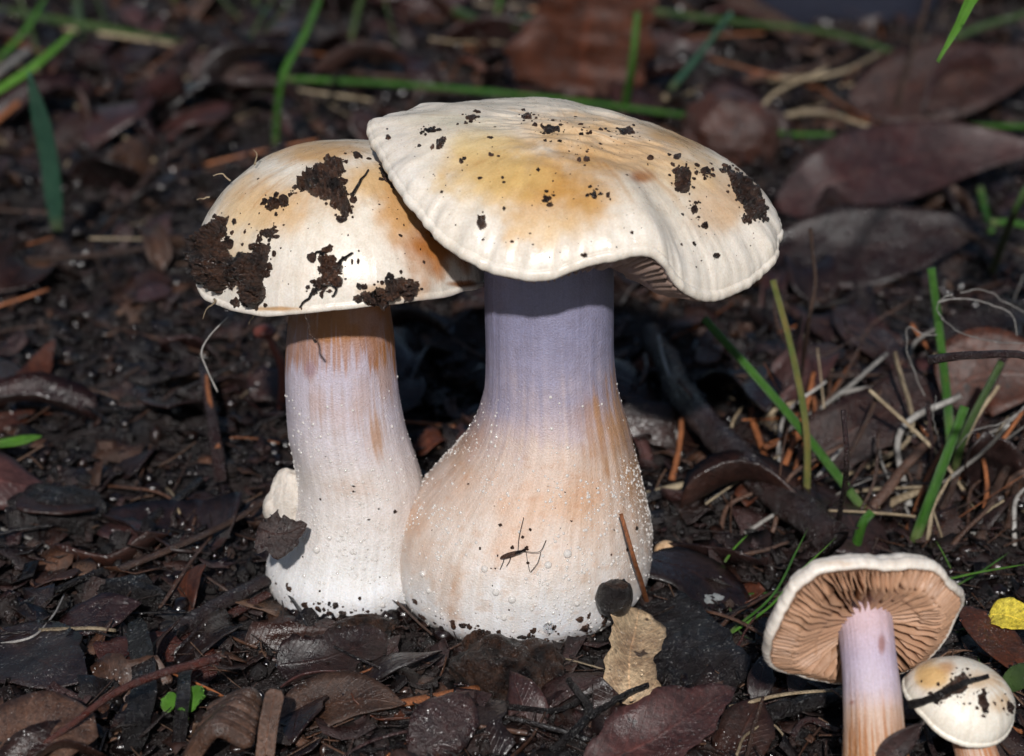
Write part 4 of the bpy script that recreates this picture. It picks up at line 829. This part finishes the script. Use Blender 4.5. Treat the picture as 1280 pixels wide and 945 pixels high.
for k, (pp, r, m_, lab) in enumerate([
    ([(905, 470, .5), (1020, 470, .6), (1168, 466, .7)], .10, M_brown, 'straight brown stalk lying behind the leaning green stem'),
    ([(1145, 272, 1.5), (1200, 290, 1.4), (1250, 305, 1.2), (1290, 322, 1.)], .14, M_brown, 'rough broken twig under the mauve leaf tip'),
    ([(1160, 450, None, -6.), (1220, 444, None, -6.), (1300, 450, None, -6.), (1400, 520, None, -6.), (1470, 800, .0)], .12, M_bark, 'blurred dark twig hanging in front of the rust leaf'),
    ([(1046, 662, .1), (1058, 580, None, -3.4), (1055, 512, None, -3.0)], .075, M_bark, 'blurred purplish twig standing in front of the leaning stem'),
    ([(938, 510, .4), (952, 560, .3), (958, 575, .3)], .10, M_orange, 'short orange straw beside the purple branch'),
    ([(975, 640, .2), (1000, 570, .7), (1010, 545, .9)], .08, M_orange, 'orange straw leaning on the yellowing stem'),
    ([(955, 560, .5), (1000, 545, .5), (1025, 540, .5)], .11, M_orange, 'orange bark splinter behind the leaning stem'),
    ([(1085, 640, .3), (1125, 590, .7), (1168, 545, 1.0)], .17, M_drab, 'thick drab straw leaning beside the stout stem'),
    ([(1095, 640, .2), (1150, 612, .4), (1175, 600, .5)], .14, M_straw, 'pale flat straw at the foot of the stout stem'),
    ([(1130, 672, .1), (1150, 620, .6), (1180, 555, 1.2)], .08, M_orange, 'tan straw right behind the stout stem'),
    ([(1200, 600, .5), (1220, 560, .8), (1235, 545, .9)], .07, M_orange, 'thin orange straw beneath the rust leaf'),
    ([(1175, 640, .3), (1205, 580, .8), (1232, 550, 1.)], .10, M_brown, 'brown straw between stout stem and rust leaf'),
    ([(1225, 676, .1), (1250, 600, .8), (1285, 545, 1.3)], .13, M_brown, 'long brown stalk slanting below the rust leaf'),
    ([(1200, 610, .3), (1232, 640, .2), (1240, 672, .1)], .09, M_bark, 'dark stalk crossing the long brown stalk'),
    ([(840, 600, .2), (848, 560, .7), (852, 522, 1.0)], .09, M_orange, 'orange straw stub behind the bulb'),
    ([(800, 480, .6), (808, 462, .8), (806, 445, 1.)], .08, M_brown, 'short brown straw behind the big stem'),
    ([(850, 570, .3), (838, 480, .8), (822, 420, 1.2)], .05, M_grey, 'thin grey curved stalk behind the big stem'),
    ([(1060, 610, .3), (1100, 560, .6), (1150, 565, .5)], .06, M_brown, 'thin bent root behind the leaning stem'),
    ([(1260, 660, .2), (1270, 600, .7), (1292, 560, 1.)], .10, M_brown, 'outermost brown stalk below the rust leaf')]):
    strand('straw' if m_ in (M_orange, M_straw) else 'stalk', pp, r, r*.8, m_, lab, 'straw' if m_ in (M_orange, M_straw) else 'stalk', flat=.75, rough=.25, wob=.05)
for k, (pp, r, lab) in enumerate([
    ([(1156, 495, None, 3.5), (1140, 460, None, 3.5), (1132, 420, None, 3.4), (1138, 408, None, 3.3), (1158, 420, None, 3.2), (1172, 418, None, 3.1)], .018, 'white looping root hair beside the cut green stem'),
    ([(1172, 378, None, 3.0), (1190, 374, None, 3.), (1225, 376, None, 3.), (1262, 390, None, 3.), (1272, 420, None, 3.)], .018, 'white root hair arching over the rust leaf'),
    ([(1176, 398, None, 2.6), (1200, 414, None, 2.6), (1240, 426, None, 2.6), (1290, 430, None, 2.6)], .018, 'long white root hair running level over the rust leaf'),
    ([(1200, 366, None, 4.), (1230, 362, None, 4.), (1270, 385, None, 4.), (1290, 395, None, 4.)], .017, 'pale root hair highest above the rust leaf'),
    ([(1290, 500, None, 2.2), (1262, 524, None, 2.1), (1240, 532, None, 2.), (1215, 538, None, 2.), (1196, 560, None, 1.9)], .015, 'grey root hair hanging below the rust leaf'),
    ([(1176, 560, None, 1.9), (1166, 520, None, 1.9), (1170, 495, None, 2.)], .015, 'short white root hair beside the stout stem'),
    ([(1180, 400, None, 3.), (1172, 385, None, 3.), (1182, 370, None, 3.), (1200, 375, None, 3.)], .015, 'small white curl of root hair on the cut stem')]):
    strand('root_hair', pp, r, r*.7, M_white, lab, 'root hair', rough=.05, seg=6, n=40, wob=.06)
# ------------------------------------------------------------------ round the tipped mushroom
strand('branch', [(905, 905, .25), (975, 888, .4), (1055, 868, .4)], .22, .18, M_black, 'wet black stick lying behind the tipped mushroom stem', 'branch', rough=.3, seg=14, n=40, wob=.05)
strand('straw', [(912, 884, .7), (980, 868, .75), (1052, 862, .7)], .06, .05, M_straw, 'tan straw lying along the wet black stick', 'straw', flat=.6)
leaf('leaf', [(1205, 756, 1.0), (1240, 790, .9), (1300, 860, .6)], 1.0, M_rust, 'pinkish brown pointed leaf with dark spots above the button mushroom', face=.5, prof='lance', rip=.06, roll=6)
leaf('leaf', [(1236, 768, 1.1), (1262, 770, 1.2), (1306, 785, 1.2)], .8, M_yellow, 'bright yellow leaf beside the spotted leaf', face=.6, prof='lance', ragged=.15, rip=.08, cup=.35)
leaf('leaf', [(1256, 862, .5), (1268, 850, .7), (1290, 836, .8)], .55, M_dull, 'small green leaf behind the button mushroom', face=.7, prof='oval', cup=.2)
leaf('leaf', [(1096, 955, None, -12.0), (1125, 930, None, -12.), (1153, 904, None, -12.)], .55, M_mauve, 'dark pointed leaf standing against the tipped mushroom stem', face=1., prof='lance', rip=.04, fold=.15)
leaf('leaf', [(945, 880, .3), (950, 855, .6), (958, 815, .8)], .6, M_dark, 'small dark hanging leaf under the tipped cap', face=.8, prof='lance', rip=.05)
for k, (pp, r, m_, lab) in enumerate([
    ([(900, 800, .2), (960, 760, .6), (1000, 715, 1.2), (1045, 672, 1.9)], .05, M_lime, 'bright blade arching up behind the tipped cap'),
    ([(912, 790, .1), (965, 745, .8), (995, 690, 1.6), (1010, 660, 2.)], .05, M_green, 'green blade beside the arching blade behind the tipped cap'),
    ([(906, 702, .4), (918, 685, .8), (935, 668, 1.2)], .055, M_lime, 'short bright blade beside the lichen'),
    ([(1160, 730, .4), (1220, 716, .8), (1290, 704, 1.2)], .05, M_lime, 'bright blade running level right of the tipped cap'),
    ([(1190, 735, .3), (1230, 712, .6), (1262, 690, .9)], .04, M_green, 'thin green blade crossing the level blade'),
    ([(1188, 710, .3), (1178, 690, .8), (1170, 676, 1.1)], .045, M_lime, 'small upright blade above the tipped cap rim'),
    ([(1205, 755, .2), (1210, 790, .1), (1228, 835, .1)], .035, M_green, 'thin green stem hanging beside the spotted leaf'),
    ([(1195, 790, .3), (1240, 772, .9), (1290, 758, 1.5)], .05, M_lime, 'bright blade crossing the yellow leaf'),
    ([(905, 745, .2), (940, 742, .3), (985, 740, .3)], .04, M_green, 'flat green blade left of the tipped cap'),
    ([(912, 760, .3), (925, 790, .3), (940, 800, .2)], .035, M_dull, 'dull green thread below the flat blade')]):
    strand('grass_shoot', pp, r, r*.6, m_, lab, 'grass', rough=.02, flat=.5, tipped=True)
for k, (pp, r, m_, lab) in enumerate([
    ([(908, 694, .3), (950, 690, .4), (985, 676, .5)], .06, M_drab, 'drab stalk above the arching blade'),
    ([(925, 835, .2), (925, 800, .5), (945, 770, .7)], .04, M_redbark, 'reddish hooked root under the tipped cap'),
    ([(1150, 880, .3), (1135, 830, .9), (1128, 795, 1.3)], .045, M_brown, 'thin stalk between tipped stem and button mushroom'),
    ([(1175, 960, .1), (1155, 905, .7), (1140, 875, 1.0)], .07, M_bark, 'dark bent twig before the button mushroom'),
    ([(1255, 905, .3), (1270, 912, .3), (1295, 920, .3)], .06, M_orange, 'orange straw beside the button cap edge'),
    ([(920, 945, .2), (935, 915, .5), (965, 905, .4), (988, 935, .2)], .035, M_straw, 'fine arched straw below the wet black stick'),
    ([(930, 955, .2), (945, 900, .6), (955, 870, .8)], .05, M_brown, 'thin stalk crossing the wet black stick'),
    ([(990, 920, .2), (1010, 900, .4), (1050, 915, .3)], .08, M_bark, 'dark twig piece beside the tipped stem')]):
    strand('stalk', pp, r, r*.7, m_, lab, 'stalk', rough=.25, wob=.04)

# ------------------------------------------------------------------ loose litter: one by one where it shows, the fine rest as a mass
def bulbs_clear(x, y, m=0.):
    return (math.hypot(x-.3, y+2.4) > 3.0+m) and (math.hypot(x+3.9, y+2) > 2.2+m) and (math.hypot(x-7.3, y+11.5) > 1.1+m) and (math.hypot(x-9.3, y+11.3) > .8+m)
def inview(rgn, lo=-13, hi=62, spread=1.0):
    while True:
        y = lo+(hi-lo)*rgn.random()**1.25; half = (y-CAM[1]+12)*.24*spread
        x = rgn.uniform(-half, half)
        if bulbs_clear(x, y, .2): return x, y
LAND = [((.3, -6.5), 'in front of the swollen bulb'), ((5.5, -3.), 'beside the seed capsule and bulb'), ((-4.5, -5.5), 'in front of the smaller mushroom'), ((-8.5, -2.), 'beside the smaller mushroom stem'), ((-8, -9), 'near the curled ridged frond'), ((-13, -4), 'near the shiny wet clod'), ((-12, 4), 'near the rust red upright leaf'), ((-1.5, 5), 'in the shade behind the two stems'), ((7, 4), 'near the purple branch'), ((11, 5), 'near the leaning green stem'), ((14, 2), 'near the stout green stem'), ((10, -6), 'behind the tipped mushroom'), ((5, -10), 'beside the tipped mushroom stem'), ((13, -8), 'near the yellow leaf'), ((-12, 14), 'near the teal blade'), ((-9, 26), 'behind the domed cap'), ((-18, 38), 'near the slanting bright blades'), ((3, 36), 'near the long level rush'), ((4, 50), 'near the red brown bark slab'), ((15, 22), 'near the long mauve gum leaf'), ((12, 12), 'near the dark wet leaf'), ((18, 42), 'near the blurred back leaf'), ((20, 12), 'near the mauve leaf tip'), ((-10, 50), 'in the blurred background grass'), ((14, 56), 'near the rounded navy lump')]
def near(x, y): return min(LAND, key=lambda l: math.hypot(l[0][0]-x, (l[0][1]-y)*.7))[1]
SHAPE = ['ragged', 'pointed', 'torn', 'half', 'crumpled', 'squarish', 'twisted', 'narrow']
protos = {}
def leaf_proto(m_, i):
    k = (m_.name, i)
    if k not in protos:
        rr = np.random.default_rng(100+i); L_ = 1.0; bend = rr.uniform(-.22, .25)
        C = spline(np.array([(-.5, 0, 0), (0, rr.uniform(-.08, .08), bend), (.5, 0, rr.uniform(-.1, .2))]), 12)
        V, F, uv = blade_mesh(C, rr.uniform(.35, .75), np.array([0, 0, 1.]), prof=['torn', 'lance', 'torn', 'half', 'torn', 'torn'][i % 6], ragged=.4, rip=.05, cup=rr.uniform(-.5, .7), th=.022, M=7, sd=i*7, twist=rr.uniform(-.6, .6))
        protos[k] = mesh(V, F, m_, uv=uv, name='leaf_scrap')
    return protos[k]
LM = [(M_dark, 'blackish leaf scrap', .34), (M_choc, 'chocolate brown leaf scrap', .30), (M_bark, 'purplish bark flake', .14), (M_mauve, 'mauve leaf scrap', .09), (M_drab, 'drab brown leaf scrap', .08), (M_rust, 'rust red leaf scrap', .05)]
r1 = random.Random(3)
for k in range(300):
    x, y = inview(r1); q = r1.random(); a = 0
    for (m_, lab, p_) in LM:
        a += p_
        if q <= a: break
    L_ = r1.uniform(1.2, 3.6)*(1+.008*max(0, y)); 
    if y < -4: L_ = min(L_, 2.2)
    if m_ is M_rust: L_ = min(L_, 1.5)
    ip = r1.randrange(8); o = bpy.data.objects.new('leaf_scrap', leaf_proto(m_, ip)); lab = ('large ' if L_ > 2.4 else 'small ')+SHAPE[ip]+' '+lab+' '+near(x, y); COL.objects.link(o)
    o.location = np.array([x, y, float(gh(x, y))+.12+.06*L_])*S; o.scale = (L_, L_*r1.uniform(.7, 1.1), L_)
    o.rotation_euler = (r1.gauss(0, .42), r1.gauss(0, .38), r1.uniform(0, 6.28)); tag(o, lab, 'leaf scrap' if m_ is not M_bark else 'bark flake', 'loose leaf scraps in the litter')
sp = {}
def straw_proto(m_, i):
    k = (m_.name, i)
    if k not in sp:
        rr = np.random.default_rng(300+i); C = spline(np.array([(-.5, 0, 0), (-.15, rr.uniform(-.06, .06), .04), (.2, rr.uniform(-.06, .06), .03), (.5, 0, 0)]), 12)
        V, F, uv = tube(C, np.linspace(1, rr.uniform(.5, .9), 12)*.022, 6, .6, .3, i); sp[k] = mesh(V, F, m_, uv=uv, name='straw_piece')
    return sp[k]
SM = [(M_brown, 'loose brown stalk', .36), (M_black, 'loose black twig', .30), (M_bark, 'loose purplish twig', .14), (M_orange, 'loose orange straw', .10), (M_straw, 'loose pale straw', .10)]
for k in range(280):
    x, y = inview(r1); q = r1.random(); a = 0
    for (m_, lab, p_) in SM:
        a += p_
        if q <= a: break
    L_ = r1.uniform(1.2, 5.0); L_ = min(L_, 2.5) if y < -3 else L_*(1+.01*max(0, y))
    o = bpy.data.objects.new('twig_piece', straw_proto(m_, r1.randrange(6))); COL.objects.link(o)
    w_ = r1.uniform(1.2, 3.2); lab = ('long ' if L_ > 3 else 'short ')+('thick ' if w_ > 2.3 else 'thin ')+lab+' '+near(x, y)
    o.location = np.array([x, y, float(gh(x, y))+.12+r1.random()*.35])*S; o.scale = (L_, w_, w_); o.rotation_euler = (r1.uniform(0, 3), r1.gauss(0, .14), r1.uniform(0, 6.28))
    tag(o, lab, 'twig', 'loose thin twigs in the litter')
TANG = [(M_orange, 'orange'), (M_straw, 'pale'), (M_brown, 'brown'), (M_drab, 'drab'), (M_bark, 'purplish'), (M_grey, 'grey')]
r2 = random.Random(21)
for k in range(215):
    if k < 150: b = atG(r2.uniform(900, 1290), r2.uniform(455, 690), .05)
    else: b = atG(r2.uniform(-20, 1280), r2.uniform(30, 200), .05)
    m_, cn = r2.choice(TANG if k < 150 else TANG[:4]); L_ = r2.uniform(1.3, 4.2)*(1 if k < 150 else 1.6); a = r2.gauss(.9, .8) if k < 150 else r2.uniform(0, 3.14); e = abs(r2.gauss(.35, .3)) if k < 150 else abs(r2.gauss(0, .15)); r_ = r2.choice([.025, .035, .05, .07, .1])
    d = np.array([math.cos(a)*math.cos(e), math.sin(a)*math.cos(e), math.sin(e)])*L_; sdv = np.array([-math.sin(a), math.cos(a), .3])*r2.gauss(0, .12)*L_
    C_ = np.array([b, b+d*.5+sdv, b+d]); C_[1:, 2] = np.maximum(C_[1:, 2], gh(C_[1:, 0], C_[1:, 1])+.1)
    strand('straw', C_, r_, r_*r2.uniform(.5, .95), m_, ('bent ' if abs(sdv[2]) > .1 else 'straight ')+('thick ' if r_ > .05 else 'fine ')+cn+(' straw raised ' if e > .3 else ' straw lying ')+near(b[0], b[1]), 'straw', 'straws tangled in the litter', n=14, seg=6, flat=.6, rough=.25, wob=.04)
# grass behind
gp = []
for i in range(6):
    rr = np.random.default_rng(500+i); C = spline(np.array([(0, 0, 0), (rr.uniform(-.15, .15), 0, .45), (rr.uniform(-.5, .5), rr.uniform(-.2, .2), rr.uniform(.6, 1.))]), 14)
    V, F, uv = blade_mesh(C, .035, np.array([0, -1., .1]), prof='grass', fold=.3, th=.006, M=5, sd=i); gp.append([mesh(V, F, m_, uv=uv, name='grass') for m_ in (M_green, M_dull, M_lime)])
for k in range(44):
    y = r1.uniform(42, 80); x = r1.choice([r1.uniform(-30, -4), r1.uniform(-12, 8), r1.uniform(-30, 30)])
    if 8 < x < 16 and y > 40: continue
    L_ = r1.uniform(3.5, 8); c_ = r1.choice([0, 1, 1, 1, 1]); o = bpy.data.objects.new('grass_shoot', gp[r1.randrange(6)][c_]); COL.objects.link(o)
    o.location = np.array([x, y, float(gh(x, y))-.1])*S; o.scale = (L_, L_, L_); o.rotation_euler = (r1.gauss(0, .5), r1.gauss(0, .7), r1.uniform(0, 6.28))
    tag(o, ['upright fresh green grass blade in the blurred background', 'upright dull green grass blade in the blurred background', 'upright bright lime grass blade in the blurred background'][c_], 'grass', 'grass blades behind the litter')
# fine litter
def mass():
    rg = np.random.default_rng(77)
    def spots(n, lo, hi, spread):
        y = lo+(hi-lo)*rg.random(n)**1.3; half = (y-CAM[1]+12)*.24*spread; x = rg.uniform(-1, 1, n)*half
        k = ((np.hypot(x-.3, y+2.4) > 2.75) & (np.hypot(x+3.9, y+2) > 1.95) & (np.hypot(x-7.3, y+11.5) > .9)); return x[k], y[k]
    x, y = spots(34000, -16, 80, 1.9); n = len(x); r = .03+.20*rg.random(n)**4*(1+.012*np.maximum(y, 0))
    V, F = multi(np.stack([x, y, gh(x, y)+.0+r*.3], -1), r, IC[0], None, 1., .45, 5)
    V0 = len(IC[0][0]); t = rg.random(n); pal = np.array([(.012, .009, .008), (.022, .015, .012), (.04, .027, .02), (.075, .052, .038), (.17, .14, .115)]); c = pal[np.searchsorted([.45, .75, .92, .985], t)]
    o = put('soil_crumbs', V, F, M_crumb, origin=(0, 0, 0), smooth=False, col=np.repeat(c, V0, 0)); tag(o, 'fine black and brown soil crumbs covering the ground', 'soil', kind='stuff')
    x, y = spots(8500, -15, 60, 1.25); n0 = len(x); r = (.05+.17*rg.random(n0)**2.2)*(1+.01*np.maximum(y, 0)); z = gh(x, y)+.02+r*.2
    th = rg.uniform(0, 6.283, 420); q = rg.random(420); bx = np.where(q < .6, .22+np.cos(th)*2.5, -3.8+np.cos(th)*2.0); by = np.where(q < .6, -2.45+np.sin(th)*2.5, -2.1+np.sin(th)*2.0); br = .05+.22*rg.random(420)**2
    x = np.r_[x, bx]; y = np.r_[y, by]; z = np.r_[z, gh(bx, by)*.3+br*.4]; r = np.r_[r, br]; n = len(x)
    V, F = multi(np.stack([x, y, z], -1), r, IC[1], None, 1., .22, 15); t = rg.random(n); pal = np.array([(.010, .008, .008), (.020, .014, .013), (.034, .024, .020), (.07, .05, .04)]); c = pal[np.searchsorted([.5, .8, .96], t)]
    o = put('wet_clods', V, F, M_bead, origin=(0, 0, 0), col=np.repeat(c, len(IC[1][0]), 0)); tag(o, 'small wet black lumps of humus among the litter', 'humus', kind='stuff')
    # small curled leaf flakes
    x, y = spots(12500, -16, 80, 1.9); n = len(x); a, b = 4, 3
    u, v = np.meshgrid(np.linspace(-.5, .5, a), np.linspace(-.5, .5, b), indexing='ij'); u = u.ravel(); v = v.ravel()
    L_ = (.25+1.1*rg.random(n)**2.2)*(1+.01*np.maximum(y, 0)); W = L_*rg.uniform(.25, .8, n); curl = rg.uniform(-.5, .9, n)
    U = u[None]*L_[:, None]+rg.normal(0, .06, (n, a*b))*L_[:, None]; Vv = v[None]*W[:, None]*(1+rg.uniform(-.35, .3, (n, a*b))); Z = curl[:, None]*(u**2)[None]*L_[:, None]+rg.normal(0, .035, (n, a*b))*L_[:, None]
    P = np.stack([U, Vv, Z], -1); P2 = P-np.array([0, 0, .02]); P = np.concatenate([P, P2], 1)
    az = rg.uniform(0, 6.283, n); tx = rg.normal(0, .35, n); ty = rg.normal(0, .35, n)
    ca, sa = np.cos(az), np.sin(az); cx, sx = np.cos(tx), np.sin(tx); cy, sy = np.cos(ty), np.sin(ty)
    y1 = P[..., 1]*cx[:, None]-P[..., 2]*sx[:, None]; z1 = P[..., 1]*sx[:, None]+P[..., 2]*cx[:, None]; x1 = P[..., 0]*cy[:, None]+z1*sy[:, None]; z2 = -P[..., 0]*sy[:, None]+z1*cy[:, None]
    Q = np.stack([x1*ca[:, None]-y1*sa[:, None]+x[:, None], x1*sa[:, None]+y1*ca[:, None]+y[:, None], z2+(gh(x, y)+.05+.12*rg.random(n)+.08*L_)[:, None]], -1)
    m = a*b; f = gridF(a, b); ring = [(i*b, (i+1)*b, (i+1)*b+m, i*b+m) for i in range(a-1)]+[((i+1)*b+b-1, i*b+b-1, i*b+b-1+m, (i+1)*b+b-1+m) for i in range(a-1)]+[(j+1, j, j+m, j+1+m) for j in range(b-1)]+[((a-1)*b+j, (a-1)*b+j+1, (a-1)*b+j+1+m, (a-1)*b+j+m) for j in range(b-1)]
    F1 = np.vstack([f, (f+m)[:, ::-1], np.array(ring)]); F = (F1[None]+(np.arange(n)*2*m)[:, None, None]).reshape(-1, 4)
    t = rg.random(n); pal = np.array([(.016, .011, .010), (.030, .018, .015), (.055, .030, .022), (.06, .035, .034), (.13, .075, .042), (.26, .19, .125)]); c = pal[np.searchsorted([.34, .62, .80, .90, .97], t)]*rg.uniform(.7, 1.3, (n, 1))
    o = put('leaf_flakes', Q.reshape(-1, 3), F, M_scrap, origin=(0, 0, 0), col=np.repeat(c, 2*m, 0)); tag(o, 'fine crumbled brown leaf flakes spread through the litter', 'leaf litter', kind='stuff')
    # hair-fine rootlets and stalk shreds
    x, y = spots(2600, -15, 60, 1.2); n = len(x); GV = []; GF = []; GC = []
    L_ = .5+1.8*rg.random(n)**2; az = rg.uniform(0, 6.283, n); z0 = gh(x, y); k0 = 0; pal = np.array([(.03, .02, .016), (.07, .042, .028), (.15, .085, .045), (.28, .21, .14)]); ci = pal[np.searchsorted([.4, .75, .93], rg.random(n))]
    tt = np.linspace(-.5, .5, 5); an = np.array([0, 2.094, 4.189]); rad = .012+.022*rg.random(n)
    bend = rg.normal(0, .25, n)
    X = x[:, None]+np.cos(az)[:, None]*tt*L_[:, None]-np.sin(az)[:, None]*(tt**2)[None]*(bend*L_)[:, None]
    Y = y[:, None]+np.sin(az)[:, None]*tt*L_[:, None]+np.cos(az)[:, None]*(tt**2)[None]*(bend*L_)[:, None]
    Z = (z0+.12+.25*rg.random(n))[:, None]+rg.normal(0, .3, n)[:, None]*tt*L_[:, None]
    Cn = np.stack([X, Y, Z], -1); side = np.stack([-np.sin(az), np.cos(az), az*0], -1)
    V = Cn[:, :, None]+(side[:, None, None]*np.cos(an)[None, None, :, None]+np.array([0, 0, 1.])*np.sin(an)[None, None, :, None])*rad[:, None, None, None]
    f = gridF(5, 3, True); F = (f[None]+(np.arange(n)*15)[:, None, None]).reshape(-1, 4)
    o = put('rootlet_shreds', V.reshape(-1, 3), F, M_scrap, origin=(0, 0, 0), col=np.repeat(ci, 15, 0)); tag(o, 'hair-fine rootlets and stalk shreds through the litter', 'rootlets', kind='stuff')
    # water beads on the litter
    A = np.vstack(LEAFV); A = A[rg.choice(len(A), 1000)]; x, y = spots(2600, -15, 45, 1.1); B2 = np.stack([x, y, gh(x, y)+.12+.12*rg.random(len(x))], -1)
    P = np.vstack([A+np.array([0, -.01, .015]), B2]); r = .012+.035*rg.random(len(P))**3
    V, F = multi(P, r, IC[1], None, 1., 0., 3); o = put('water_beads', V, F, M_water, origin=(0, 0, 0)); tag(o, 'tiny clear water beads glinting on the wet litter', 'water', kind='stuff')
mass()
